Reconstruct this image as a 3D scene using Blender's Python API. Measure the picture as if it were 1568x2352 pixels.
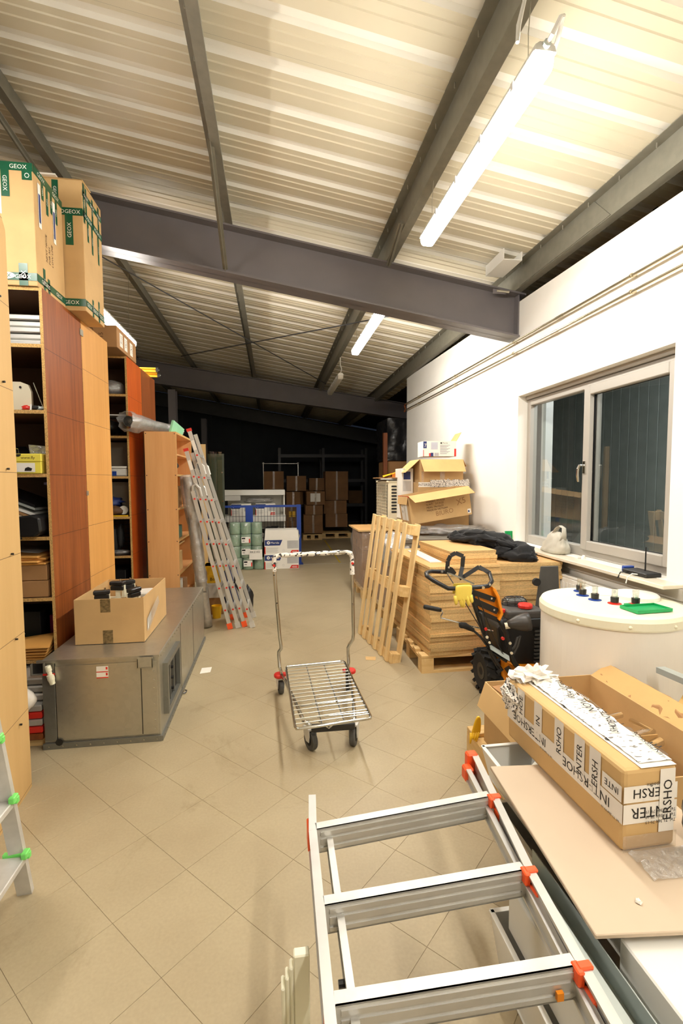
import bpy, math, random
from mathutils import Vector as V, Matrix as MX, noise as NZ
random.seed(7)
for o in list(bpy.data.objects): bpy.data.objects.remove(o)
S = bpy.context.scene
COL = S.collection
# ------------------------------------------------------------------ camera
cam = bpy.data.objects.new('camera', bpy.data.cameras.new('camera')); COL.objects.link(cam)
cam.data.sensor_fit = 'VERTICAL'; cam.data.sensor_height = 36.0; cam.data.lens = 17.0
cam.data.clip_start = 0.02; cam.data.clip_end = 100
PITCH, YAW, ROLL = 0.06493, 0.1416, -0.00486
_f0 = V((math.sin(YAW), math.cos(YAW), 0)); _r0 = V((math.cos(YAW), -math.sin(YAW), 0)); _z = V((0, 0, 1))
_fw = _f0*math.cos(PITCH) - _z*math.sin(PITCH); _up = _z*math.cos(PITCH) + _f0*math.sin(PITCH)
_rt = _r0*math.cos(ROLL) + _up*math.sin(ROLL); _up2 = -_r0*math.sin(ROLL) + _up*math.cos(ROLL)
cam.matrix_world = MX(((_rt.x, _up2.x, -_fw.x, 0), (_rt.y, _up2.y, -_fw.y, 0), (_rt.z, _up2.z, -_fw.z, 1.55), (0, 0, 0, 1)))
S.camera = cam
# ------------------------------------------------------------------ world and exposure (night outside)
W = bpy.data.worlds.new('night'); S.world = W; W.use_nodes = True
W.node_tree.nodes['Background'].inputs[0].default_value = (0.010, 0.013, 0.020, 1)
W.node_tree.nodes['Background'].inputs[1].default_value = 1.0
S.view_settings.view_transform = 'Standard'; S.view_settings.look = 'None'
S.view_settings.gamma = 1.0; S.view_settings.use_curve_mapping = False
S.view_settings.exposure = 0.0
LAMP_POWER = 112.0            # radiance of a lit fluorescent diffuser
LAMP_COLOR = (1.0, 0.95, 0.875, 1)

# ------------------------------------------------------------------ helpers
INV = {}
def lin(c):
    return tuple(((v/255)/12.92 if v <= 10 else (((v/255)+0.055)/1.055)**2.4) for v in c)
class MB:
    def __init__(s): s.v = []; s.f = []; s.m = []
    def add(s, vs, fs, mi=0):
        b = len(s.v); s.v += [V(p) for p in vs]
        s.f += [tuple(b+i for i in f) for f in fs]; s.m += [mi]*len(fs); return s
    def box(s, x0, x1, y0, y1, z0, z1, mi=0):
        return s.add([(x0,y0,z0),(x1,y0,z0),(x1,y1,z0),(x0,y1,z0),(x0,y0,z1),(x1,y0,z1),(x1,y1,z1),(x0,y1,z1)],
                     [(3,2,1,0),(4,5,6,7),(0,1,5,4),(1,2,6,5),(2,3,7,6),(3,0,4,7)], mi)
    def slab(s, a, b, c, d, off, mi=0):
        a,b,c,d = V(a),V(b),V(c),V(d); off = V(off)
        return s.add([a,b,c,d,a+off,b+off,c+off,d+off],[(3,2,1,0),(4,5,6,7),(0,1,5,4),(1,2,6,5),(2,3,7,6),(3,0,4,7)], mi)
    def prism(s, pts, off, mi=0):
        n = len(pts); p = [V(q) for q in pts]; off = V(off)
        return s.add(p+[q+off for q in p], [tuple(range(n-1,-1,-1)), tuple(range(n,2*n))]+[(i,(i+1)%n,n+(i+1)%n,n+i) for i in range(n)], mi)
    def bar(s, a, b, w, h, up=(0,0,1), mi=0):
        a,b = V(a),V(b); d = (b-a).normalized(); u = V(up); r = d.cross(u)
        if r.length < 1e-4: r = d.cross(V((1,0,0)))
        r.normalize(); u = r.cross(d).normalized(); r *= w/2; u *= h/2
        return s.add([a-r-u,a+r-u,a+r+u,a-r+u,b-r-u,b+r-u,b+r+u,b-r+u],[(3,2,1,0),(4,5,6,7),(0,1,5,4),(1,2,6,5),(2,3,7,6),(3,0,4,7)], mi)
    def tube(s, pts, r, n=8, mi=0, closed=False, flat=1.0):
        pts = [V(p) for p in pts]; N = len(pts); rings = []; ref = None
        for i,p in enumerate(pts):
            if closed: d = (pts[(i+1)%N]-pts[i-1]).normalized()
            else: d = (pts[min(i+1,N-1)]-pts[max(i-1,0)]).normalized()
            if ref is None:
                ref = V((0,0,1)) if abs(d.z) < .9 else V((0,1,0))
            u = (ref - d*ref.dot(d)).normalized(); w = d.cross(u); ref = u
            rr = r[i] if isinstance(r,(list,tuple)) else r
            rings.append([p+(u*math.cos(2*math.pi*k/n)*flat+w*math.sin(2*math.pi*k/n))*rr for k in range(n)])
        return s.loft(rings, mi, caps=not closed, loop=closed)
    def loft(s, rings, mi=0, caps=True, loop=False):
        n = len(rings[0]); N = len(rings); vs = [p for R in rings for p in R]; fs = []
        for i in range(N if loop else N-1):
            j = (i+1)%N
            for k in range(n): fs.append((i*n+k, i*n+(k+1)%n, j*n+(k+1)%n, j*n+k))
        if caps and not loop: fs += [tuple(range(n-1,-1,-1)), tuple((N-1)*n+k for k in range(n))]
        return s.add(vs, fs, mi)
    def cyl(s, a, b, r, r2=None, n=14, mi=0):
        return s.tube([a,b],[r, r if r2 is None else r2],n,mi)
    def lathe(s, c, prof, n=24, mi=0, mat=None):
        rings = []
        for r,z in prof:
            R = [V((r*math.cos(2*math.pi*k/n), r*math.sin(2*math.pi*k/n), z)) for k in range(n)]
            if mat: R = [mat@p for p in R]
            rings.append([V(c)+p for p in R])
        return s.loft(rings, mi)
    def grid(s, fn, nu, nv, mi=0):
        vs = [fn(i/nu, j/nv) for i in range(nu+1) for j in range(nv+1)]
        return s.add(vs, [(i*(nv+1)+j,(i+1)*(nv+1)+j,(i+1)*(nv+1)+j+1,i*(nv+1)+j+1) for i in range(nu) for j in range(nv)], mi)
    def blob(s, c, rx, ry, rz, nu=16, nv=10, amp=.15, fr=3.0, seed=0, mi=0, mat=None, ex=1.0):
        sg = lambda t: math.copysign(abs(t)**ex, t)
        rings = []
        for j in range(nv+1):
            ph = -math.pi/2+math.pi*(j+.02)/(nv+.04); R = []
            for i in range(nu):
                th = 2*math.pi*i/nu
                d = V((sg(math.cos(ph))*sg(math.cos(th)), sg(math.cos(ph))*sg(math.sin(th)), sg(math.sin(ph))))
                k = 1+amp*NZ.noise(d*fr+V((seed*7.1,seed*3.3,seed)))*2
                p = V((d.x*rx*k, d.y*ry*k, d.z*rz*k))
                if mat: p = mat@p
                R.append(V(c)+p)
            rings.append(R)
        return s.loft(rings, mi)
    def text(s, t, o, u, v, size, mi=0, align='L'):
        vs, fs, wd = text_geo(t); o,u,v = V(o),V(u).normalized(),V(v).normalized()
        ox = {'L':0,'C':-wd/2,'R':-wd}[align]
        return s.add([o+u*((x+ox)*size)+v*(y*size) for x,y in vs], fs, mi)
    def xf(s, M): s.v = [M@p for p in s.v]; return s
_TXT = {}
def text_geo(t):
    if t not in _TXT:
        c = bpy.data.curves.new('txt','FONT'); c.body = t; c.resolution_u = 2
        o = bpy.data.objects.new('txt', c); COL.objects.link(o)
        me = bpy.data.meshes.new_from_object(o.evaluated_get(bpy.context.evaluated_depsgraph_get()))
        vs = [(p.co.x,p.co.y) for p in me.vertices]; fs = [tuple(p.vertices) for p in me.polygons]
        wd = max([x for x,_ in vs] or [0])
        bpy.data.objects.remove(o); bpy.data.curves.remove(c); bpy.data.meshes.remove(me)
        _TXT[t] = (vs, fs, wd)
    return _TXT[t]
def mesh(name, mb, mats, smooth=False):
    me = bpy.data.meshes.new(name); me.from_pydata([tuple(p) for p in mb.v], [], mb.f)
    for m in (mats if isinstance(mats,(list,tuple)) else [mats]): me.materials.append(m)
    me.polygons.foreach_set('material_index', mb.m)
    if smooth: me.polygons.foreach_set('use_smooth', [True]*len(mb.f))
    me.update(); return me
def mods(o, bevel=0, sub=0, seg=1, solid=0, auto=False):
    if solid:
        m = o.modifiers.new('solid','SOLIDIFY'); m.thickness = solid; m.offset = 0
    if bevel:
        m = o.modifiers.new('bevel','BEVEL'); m.width = bevel; m.segments = seg; m.limit_method = 'ANGLE'; m.angle_limit = math.radians(40)
    if sub:
        m = o.modifiers.new('sub','SUBSURF'); m.levels = sub; m.render_levels = sub
def thing(name, label, cat, loc=(0,0,0), rz=0, group=None, M=None):
    o = bpy.data.objects.new(name, None); COL.objects.link(o); o.empty_display_size = .05
    mw = M if M is not None else MX.Translation(V(loc))@MX.Rotation(rz,4,'Z')
    o.matrix_world = mw; INV[o.name] = mw.inverted()
    o['label'] = label; o['category'] = cat
    if group: o['group'] = group
    return o
def part(name, mb, mats, parent, loc=False, smooth=False, label=None, kind=None, **k):
    """a part (or sub-part) of parent; vertices in world space unless loc=True"""
    iv = INV[parent.name]
    if not loc: mb.xf(iv)
    o = bpy.data.objects.new(name, mesh(name, mb, mats, smooth)); COL.objects.link(o); o.parent = parent
    INV[o.name] = iv
    if label: o['label'] = label
    if kind: o['kind'] = kind
    mods(o, **k); return o
def one(name, mb, mats, label, cat, group=None, smooth=False, kind=None, **k):
    """a thing that is one mesh; vertices in world space, origin at its base"""
    xs = [p.x for p in mb.v]; ys = [p.y for p in mb.v]; zs = [p.z for p in mb.v]
    c = V(((min(xs)+max(xs))/2, (min(ys)+max(ys))/2, min(zs)))
    mb.v = [p-c for p in mb.v]
    o = bpy.data.objects.new(name, mesh(name, mb, mats, smooth)); COL.objects.link(o); o.location = c
    INV[o.name] = MX.Translation(-c)
    if label: o['label'] = label
    if cat: o['category'] = cat
    if group: o['group'] = group
    if kind: o['kind'] = kind
    mods(o, **k); return o
def struct(name, mb, mats, parent=None, **k):
    o = bpy.data.objects.new(name, mesh(name, mb, mats)); COL.objects.link(o); INV[o.name] = MX.Identity(4)
    if parent: o.parent = parent
    else: o['kind'] = 'structure'
    mods(o, **k); return o
def dup(o, loc=None, rz=None, label=None, group=None):
    r = o.copy(); COL.objects.link(r)
    if loc is not None: r.location = loc
    if rz is not None: r.rotation_euler = (0,0,rz)
    if label: r['label'] = label
    if group: r['group'] = group
    for ch in o.children:
        c = ch.copy(); COL.objects.link(c); c.parent = r
        for g in ch.children:
            d = g.copy(); COL.objects.link(d); d.parent = c
    return r

# ------------------------------------------------------------------ materials
def nt(name):
    m = bpy.data.materials.new(name); m.use_nodes = True; t = m.node_tree
    return m, t, t.nodes, t.links, t.nodes['Principled BSDF']
def M(name, col, rough=.5, metal=0.0, var=.08, scale=6.0, stretch=(1,1,1), bump=0.0, bscale=None, col2=None, spec=.5, detail=4, emit=None, coat=0, fuzz=0):
    m, t, N, L, P = nt(name)
    c = lin(col)
    tc = N.new('ShaderNodeTexCoord'); mp = N.new('ShaderNodeMapping'); mp.inputs['Scale'].default_value = stretch
    L.new(tc.outputs['Object'], mp.inputs['Vector'])
    nz = N.new('ShaderNodeTexNoise'); nz.inputs['Scale'].default_value = scale; nz.inputs['Detail'].default_value = detail
    L.new(mp.outputs['Vector'], nz.inputs['Vector'])
    rp = N.new('ShaderNodeValToRGB'); L.new(nz.outputs['Fac'], rp.inputs['Fac'])
    a = tuple(v*(1-var) for v in c); b = tuple(min(1,v*(1+var)) for v in c) if col2 is None else lin(col2)
    rp.color_ramp.elements[0].position = .32; rp.color_ramp.elements[1].position = .68
    rp.color_ramp.elements[0].color = a+(1,); rp.color_ramp.elements[1].color = b+(1,)
    L.new(rp.outputs['Color'], P.inputs['Base Color'])
    P.inputs['Roughness'].default_value = rough; P.inputs['Metallic'].default_value = metal
    P.inputs['Specular IOR Level'].default_value = spec
    if coat: P.inputs['Coat Weight'].default_value = coat
    if fuzz: P.inputs['Sheen Weight'].default_value = fuzz
    if bump:
        n2 = nz
        if bscale:
            n2 = N.new('ShaderNodeTexNoise'); n2.inputs['Scale'].default_value = bscale; n2.inputs['Detail'].default_value = 3
            L.new(mp.outputs['Vector'], n2.inputs['Vector'])
        bp = N.new('ShaderNodeBump'); bp.inputs['Strength'].default_value = bump; bp.inputs['Distance'].default_value = .01
        L.new(n2.outputs['Fac'], bp.inputs['Height']); L.new(bp.outputs['Normal'], P.inputs['Normal'])
    if emit:
        P.inputs['Emission Color'].default_value = emit[0]; P.inputs['Emission Strength'].default_value = emit[1]
    return m
def wood(name, col, dark, sc=18, axis='Z', rough=.4, var_sc=2.0, lines=None):
    """laminate with long grain along an axis; optional thin pencil seams every `lines` metres in z"""
    m, t, N, L, P = nt(name)
    tc = N.new('ShaderNodeTexCoord'); mp = N.new('ShaderNodeMapping')
    st = {'X':(.06,1,1),'Y':(1,.06,1),'Z':(1,1,.06)}[axis]; mp.inputs['Scale'].default_value = st
    L.new(tc.outputs['Object'], mp.inputs['Vector'])
    nz = N.new('ShaderNodeTexNoise'); nz.inputs['Scale'].default_value = sc; nz.inputs['Detail'].default_value = 8; nz.inputs['Roughness'].default_value = .65
    L.new(mp.outputs['Vector'], nz.inputs['Vector'])
    rp = N.new('ShaderNodeValToRGB'); L.new(nz.outputs['Fac'], rp.inputs['Fac'])
    rp.color_ramp.elements[0].position = .3; rp.color_ramp.elements[1].position = .66
    rp.color_ramp.elements[0].color = lin(dark)+(1,); rp.color_ramp.elements[1].color = lin(col)+(1,)
    out = rp.outputs['Color']
    if lines:
        z0, dz = lines
        sx = N.new('ShaderNodeSeparateXYZ'); g = N.new('ShaderNodeNewGeometry'); L.new(g.outputs['Position'], sx.inputs[0])
        m1 = N.new('ShaderNodeMath'); m1.operation = 'SUBTRACT'; m1.inputs[1].default_value = z0-dz/2; L.new(sx.outputs['Z'], m1.inputs[0])
        m2 = N.new('ShaderNodeMath'); m2.operation = 'PINGPONG'; m2.inputs[1].default_value = dz/2; L.new(m1.outputs[0], m2.inputs[0])
        m3 = N.new('ShaderNodeMath'); m3.operation = 'GREATER_THAN'; m3.inputs[1].default_value = dz/2-.0016; L.new(m2.outputs[0], m3.inputs[0])
        mx = N.new('ShaderNodeMix'); mx.data_type = 'RGBA'; L.new(m3.outputs[0], mx.inputs[0]); L.new(out, mx.inputs[6])
        mx.inputs[7].default_value = tuple(v*.35 for v in lin(dark))+(1,); out = mx.outputs[2]
    L.new(out, P.inputs['Base Color']); P.inputs['Roughness'].default_value = rough
    return m
def film(name, tint=(1,1,1), alpha=.35, rough=.12, scale=14, bump=.8):
    """thin crinkled plastic film: part see-through, part shiny"""
    m, t, N, L, P = nt(name); N.remove(P)
    out = N['Material Output']
    tr = N.new('ShaderNodeBsdfTransparent'); tr.inputs[0].default_value = tint+(1,)
    gl = N.new('ShaderNodeBsdfGlossy'); gl.inputs['Roughness'].default_value = rough
    df = N.new('ShaderNodeBsdfDiffuse'); df.inputs[0].default_value = tuple(.62*v for v in tint)+(1,)
    a = N.new('ShaderNodeMixShader'); a.inputs[0].default_value = .5; L.new(gl.outputs[0], a.inputs[2]); L.new(df.outputs[0], a.inputs[1])
    mx = N.new('ShaderNodeMixShader'); mx.inputs[0].default_value = alpha; L.new(tr.outputs[0], mx.inputs[1]); L.new(a.outputs[0], mx.inputs[2])
    tc = N.new('ShaderNodeTexCoord'); nz = N.new('ShaderNodeTexNoise'); nz.inputs['Scale'].default_value = scale; nz.inputs['Detail'].default_value = 5
    L.new(tc.outputs['Object'], nz.inputs['Vector'])
    bp = N.new('ShaderNodeBump'); bp.inputs['Strength'].default_value = bump; bp.inputs['Distance'].default_value = .03
    L.new(nz.outputs['Fac'], bp.inputs['Height']); L.new(bp.outputs['Normal'], gl.inputs['Normal'])
    L.new(mx.outputs[0], out.inputs[0]); return m
def glassmat(name, refl=.12, tint=(.92,.95,.95)):
    m, t, N, L, P = nt(name); N.remove(P)
    tr = N.new('ShaderNodeBsdfTransparent'); tr.inputs[0].default_value = tint+(1,)
    gl = N.new('ShaderNodeBsdfGlossy'); gl.inputs['Roughness'].default_value = .01
    lw = N.new('ShaderNodeFresnel'); lw.inputs[0].default_value = 1.5
    ad = N.new('ShaderNodeMath'); ad.operation = 'ADD'; ad.inputs[1].default_value = refl-.04; ad.use_clamp = True; L.new(lw.outputs[0], ad.inputs[0])
    ge = N.new('ShaderNodeNewGeometry'); fr = N.new('ShaderNodeMath'); fr.operation = 'SUBTRACT'; fr.inputs[0].default_value = 1; L.new(ge.outputs['Backfacing'], fr.inputs[1])
    fm = N.new('ShaderNodeMath'); fm.operation = 'MULTIPLY'; L.new(ad.outputs[0], fm.inputs[0]); L.new(fr.outputs[0], fm.inputs[1])   # only the front face of a pane mirrors
    mx = N.new('ShaderNodeMixShader'); L.new(fm.outputs[0], mx.inputs[0]); L.new(tr.outputs[0], mx.inputs[1]); L.new(gl.outputs[0], mx.inputs[2])
    L.new(mx.outputs[0], N['Material Output'].inputs[0]); return m
def emis(name, col, s):
    m, t, N, L, P = nt(name)
    P.inputs['Base Color'].default_value = (.8,.8,.78,1); P.inputs['Emission Color'].default_value = col; P.inputs['Emission Strength'].default_value = s
    return m
def floormat():
    m, t, N, L, P = nt('porcelain_tile')
    g = N.new('ShaderNodeNewGeometry'); oi = N.new('ShaderNodeObjectInfo')
    n1 = N.new('ShaderNodeTexNoise'); n1.inputs['Scale'].default_value = 2.2; n1.inputs['Detail'].default_value = 6; L.new(g.outputs['Position'], n1.inputs['Vector'])
    n2 = N.new('ShaderNodeTexNoise'); n2.inputs['Scale'].default_value = 90; n2.inputs['Detail'].default_value = 3; L.new(g.outputs['Position'], n2.inputs['Vector'])
    r1 = N.new('ShaderNodeValToRGB'); L.new(n1.outputs['Fac'], r1.inputs['Fac'])
    r1.color_ramp.elements[0].position = .3; r1.color_ramp.elements[1].position = .7
    r1.color_ramp.elements[0].color = lin((168,152,122))+(1,); r1.color_ramp.elements[1].color = lin((179,164,133))+(1,)
    r2 = N.new('ShaderNodeValToRGB'); L.new(n2.outputs['Fac'], r2.inputs['Fac'])
    r2.color_ramp.elements[0].color = (.88,.88,.88,1); r2.color_ramp.elements[1].color = (1.08,1.08,1.08,1)
    mx = N.new('ShaderNodeMix'); mx.data_type = 'RGBA'; mx.blend_type = 'MULTIPLY'; mx.inputs[0].default_value = 1
    L.new(r1.outputs[0], mx.inputs[6]); L.new(r2.outputs[0], mx.inputs[7])
    # scuffs and dirt smears (a few darker worn patches)
    n3 = N.new('ShaderNodeTexNoise'); n3.inputs['Scale'].default_value = 1.1; n3.inputs['Detail'].default_value = 9; n3.inputs['Roughness'].default_value = .72; n3.inputs['Distortion'].default_value = 1.2
    L.new(g.outputs['Position'], n3.inputs['Vector'])
    r3 = N.new('ShaderNodeValToRGB'); L.new(n3.outputs['Fac'], r3.inputs['Fac'])
    r3.color_ramp.elements[0].position = .30; r3.color_ramp.elements[1].position = .42
    r3.color_ramp.elements[0].color = (.80,.78,.74,1); r3.color_ramp.elements[1].color = (1,1,1,1)
    m2 = N.new('ShaderNodeMix'); m2.data_type = 'RGBA'; m2.blend_type = 'MULTIPLY'; m2.inputs[0].default_value = 1
    L.new(mx.outputs[2], m2.inputs[6]); L.new(r3.outputs[0], m2.inputs[7])
    L.new(m2.outputs[2], P.inputs['Base Color'])
    P.inputs['Roughness'].default_value = .42; P.inputs['Specular IOR Level'].default_value = .35
    return m
def galv(name, col=(150,152,148), rough=.38):
    m, t, N, L, P = nt(name)
    tc = N.new('ShaderNodeTexCoord'); vo = N.new('ShaderNodeTexVoronoi'); vo.inputs['Scale'].default_value = 38; L.new(tc.outputs['Object'], vo.inputs['Vector'])
    nz = N.new('ShaderNodeTexNoise'); nz.inputs['Scale'].default_value = 4; nz.inputs['Detail'].default_value = 6; L.new(tc.outputs['Object'], nz.inputs['Vector'])
    c = lin(col); r = N.new('ShaderNodeValToRGB'); L.new(vo.outputs['Color'], r.inputs['Fac'])
    r.color_ramp.elements[0].color = tuple(v*.95 for v in c)+(1,); r.color_ramp.elements[1].color = tuple(v*1.05 for v in c)+(1,)
    L.new(r.outputs[0], P.inputs['Base Color']); P.inputs['Metallic'].default_value = .8
    rr = N.new('ShaderNodeMapRange'); L.new(nz.outputs['Fac'], rr.inputs[0]); rr.inputs[3].default_value = rough-.08; rr.inputs[4].default_value = rough+.14
    L.new(rr.outputs[0], P.inputs['Roughness']); return m
def printmat(name, base, ink, scale=160, amount=.5, stretch=(1,1,1)):
    """flat print: rows of tiny illegible marks"""
    m, t, N, L, P = nt(name)
    tc = N.new('ShaderNodeTexCoord'); mp = N.new('ShaderNodeMapping'); mp.inputs['Scale'].default_value = stretch; L.new(tc.outputs['Object'], mp.inputs['Vector'])
    nz = N.new('ShaderNodeTexNoise'); nz.inputs['Scale'].default_value = scale; nz.inputs['Detail'].default_value = 1; L.new(mp.outputs[0], nz.inputs['Vector'])
    r = N.new('ShaderNodeValToRGB'); r.color_ramp.interpolation = 'CONSTANT'; L.new(nz.outputs['Fac'], r.inputs['Fac'])
    r.color_ramp.elements[0].color = lin(base)+(1,); r.color_ramp.elements[1].position = amount; r.color_ramp.elements[1].color = lin(ink)+(1,)
    L.new(r.outputs[0], P.inputs['Base Color']); P.inputs['Roughness'].default_value = .55; return m

m_wall   = M('white_plaster', (244,241,233), rough=.85, var=.02, scale=3, bump=.05, bscale=60)
m_tile   = floormat()
m_grout  = M('grout', (168,152,124), rough=.9, var=.1, scale=10)
m_sheet  = M('cream_sheet_steel', (208,199,174), rough=.42, var=.02, scale=2, spec=.4)
m_sheetw = M('white_sheet_steel', (232,228,216), rough=.38, var=.02, scale=2, spec=.4)
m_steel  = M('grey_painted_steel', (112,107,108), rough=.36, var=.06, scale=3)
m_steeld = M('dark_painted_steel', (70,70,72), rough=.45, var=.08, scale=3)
m_purlin = M('purlin_galvanised', (124,121,108), rough=.45, metal=.25, var=.08, scale=14)
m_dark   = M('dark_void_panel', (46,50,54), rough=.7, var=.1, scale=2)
m_galv   = galv('galvanised_sheet', (186,182,168), .34)
m_galvd  = galv('dull_galvanised', (140,140,134), .45)
m_alu    = M('aluminium', (206,204,198), rough=.34, metal=.55, var=.06, scale=9, stretch=(1,1,.1))
m_alus   = M('scuffed_aluminium', (206,204,198), rough=.42, metal=.25, var=.13, scale=10, detail=8)
m_chrome = M('chrome', (205,205,200), rough=.16, metal=1, var=.04, scale=8)
m_pipe   = M('pipe_steel', (196,186,160), rough=.25, metal=.9, var=.05)
m_card   = M('cardboard', (200,164,112), rough=.8, var=.07, scale=5, bump=.03, bscale=80)
m_cardin = M('cardboard_inside', (205,166,108), rough=.85, var=.06, scale=5)
m_cardd  = M('brown_cardboard', (166,124,80), rough=.8, var=.08, scale=5)
m_cardp  = M('pale_cardboard', (208,172,116), rough=.8, var=.05, scale=4)
m_chip   = M('chipboard_edge', (196,156,94), rough=.85, var=.3, scale=160, detail=2)
def chipmat(name, col):
    """sawn chipboard edge: flake speckle, each sheet a slightly different tone"""
    m, t, N, L, P = nt(name)
    tc = N.new('ShaderNodeTexCoord'); mp = N.new('ShaderNodeMapping'); mp.inputs['Scale'].default_value = (.45,.45,1); L.new(tc.outputs['Object'], mp.inputs['Vector'])
    nz = N.new('ShaderNodeTexNoise'); nz.inputs['Scale'].default_value = 150; nz.inputs['Detail'].default_value = 3; L.new(mp.outputs[0], nz.inputs['Vector'])
    r = N.new('ShaderNodeValToRGB'); L.new(nz.outputs['Fac'], r.inputs['Fac']); c = lin(col)
    r.color_ramp.elements[0].position = .3; r.color_ramp.elements[1].position = .7
    r.color_ramp.elements[0].color = tuple(v*.8 for v in c)+(1,); r.color_ramp.elements[1].color = tuple(v*1.12 for v in c)+(1,)
    oi = N.new('ShaderNodeObjectInfo'); mr = N.new('ShaderNodeMapRange'); L.new(oi.outputs['Random'], mr.inputs[0]); mr.inputs[3].default_value = .74; mr.inputs[4].default_value = 1.1
    mx = N.new('ShaderNodeMix'); mx.data_type = 'RGBA'; mx.blend_type = 'MULTIPLY'; mx.inputs[0].default_value = 1; L.new(r.outputs[0], mx.inputs[6]); L.new(mr.outputs[0], mx.inputs[7])
    L.new(mx.outputs[2], P.inputs['Base Color']); P.inputs['Roughness'].default_value = .85; return m
m_chipc  = chipmat('chipboard_cut', (226,190,130))
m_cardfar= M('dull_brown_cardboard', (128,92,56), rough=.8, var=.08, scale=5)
m_wire   = M('chrome_wire', (180,178,168), rough=.3, metal=.9, var=.04, scale=8)
m_beech  = M('beech_laminate_top', (220,172,112), rough=.5, var=.04, scale=3, stretch=(.3,2,1))
m_pine   = wood('pine', (238,212,158), (220,184,124), 22, 'Z', .7)
m_piney  = wood('pine_along_y', (234,204,146), (212,172,110), 22, 'Y', .7)
m_pinex  = wood('pine_along_x', (234,204,146), (212,172,110), 22, 'X', .7)
m_mdf    = wood('pale_board_seams', (214,178,120), (202,164,106), 5, 'Z', .6, lines=(1.596,.395))
m_brownl = wood('brown_laminate', (156,86,36), (116,58,22), 26, 'Z', .42, lines=(1.595,.3847))
m_honey  = wood('honey_laminate', (220,164,92), (206,148,76), 14, 'Z', .42, lines=(1.606,.3847))
m_orange = wood('red_laminate', (206,98,30), (170,70,18), 22, 'Z', .4, lines=(1.606,.3847))
m_brown2 = wood('dark_brown_laminate', (150,82,38), (112,58,26), 22, 'Z', .42)
m_peach  = wood('peach_laminate', (228,176,118), (212,156,98), 12, 'Z', .42)
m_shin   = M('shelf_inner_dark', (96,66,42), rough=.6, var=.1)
m_white  = M('white_enamel', (232,230,222), rough=.35, var=.015, scale=3)
m_whiteg = M('white_grey_plastic', (214,212,204), rough=.4, var=.03)
m_cream  = M('cream_plastic', (236,232,206), rough=.45, var=.02)
m_tankw  = M('tank_white', (238,232,220), rough=.35, var=.01)
m_alug   = M('grey_window_frame', (176,170,160), rough=.38, var=.02, scale=3)
m_black  = M('black_plastic', (26,26,26), rough=.42, var=.15)
m_blackm = M('black_metal', (30,30,31), rough=.3, var=.15)
m_rubber = M('grey_rubber', (78,76,72), rough=.7, var=.12)
m_rubberd= M('black_rubber', (24,23,22), rough=.75, var=.2)
m_red    = M('red_plastic', (214,46,34), rough=.4, var=.06)
m_oran   = M('orange_plastic', (250,92,38), rough=.4, var=.05)
m_orap   = M('orange_paint', (244,146,22), rough=.35, var=.05)
m_green  = M('dark_green_tape', (14,84,56), rough=.3, var=.08, scale=14)
m_ink    = M('black_ink', (26,22,20), rough=.6, var=.05)
m_inkb   = M('brown_ink', (84,58,34), rough=.7, var=.1)
m_paper  = M('white_paper', (240,236,226), rough=.6, var=.02)
m_tapew  = M('white_tape', (238,232,222), rough=.35, var=.03)
m_tapec  = film('clear_tape', (1,.97,.9), .3, .15, 30, .4)
m_film   = film('stretch_film', (1,1,1), .32, .1, 16, .9)
m_filmh  = film('heavy_film', (1,.99,.97), .5, .14, 22, 1.0)
m_navy   = M('navy_print', (34,52,112), rough=.5, var=.05)
m_blue   = M('blue_paint', (32,66,150), rough=.4, var=.05)
m_yellow = M('yellow_plastic', (246,196,36), rough=.4, var=.04)
m_glove  = M('yellow_rubber', (240,214,92), rough=.55, var=.06)
m_shoe   = M('yellow_carton', (236,220,84), rough=.6, var=.04)
m_mint   = M('mint_board', (148,212,170), rough=.6, var=.03)
m_greenp = M('green_plastic', (24,164,92), rough=.35, var=.05)
m_lime   = M('light_green_plastic', (124,226,112), rough=.4, var=.04)
m_roll   = M('green_paper_roll', (140,176,142), rough=.85, var=.05, scale=20)
m_beige  = M('beige_board', (204,184,158), rough=.5, var=.02)
m_bluegr = M('blue_grey_metal', (176,184,180), rough=.4, metal=.2, var=.05)
m_jacket = M('black_fleece', (13,12,13), rough=.95, var=.3, scale=60, fuzz=.1)
m_bag    = M('grey_carrier_bag', (196,190,174), rough=.5, var=.05)
m_magenta= M('magenta_box', (150,30,92), rough=.6, var=.06)
m_kraft  = M('kraft_envelope', (214,156,78), rough=.75, var=.06)
m_glass  = glassmat('window_glass', .14)
m_glassg = glassmat('green_glass', .1, (.80,.85,.79))
m_clear  = glassmat('clear_acrylic', .22, (.96,.96,.94))
m_print  = printmat('tape_print', (238,232,222), (70,66,62), 120, .56, (1,1,1))
m_tubes  = emis('lit_diffuser', LAMP_COLOR, LAMP_POWER)
m_unlit  = M('unlit_diffuser', (196,190,176), rough=.4, var=.02)
m_marble = M('marble_sill', (222,212,192), rough=.3, var=.08, scale=9, detail=8)
m_grate  = M('condenser_cream', (226,216,188), rough=.5, var=.03)
m_gold   = M('wall_yellow_line', (206,176,40), rough=.7, var=.1)
# ================================================================== SETTING
ROOF0, SLOPE = 4.05, -.165
def roofz(x): return ROOF0 + SLOPE*x
XL, XR, YF, YB = -7.2, 8.0, -2.6, 18.0
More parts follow.
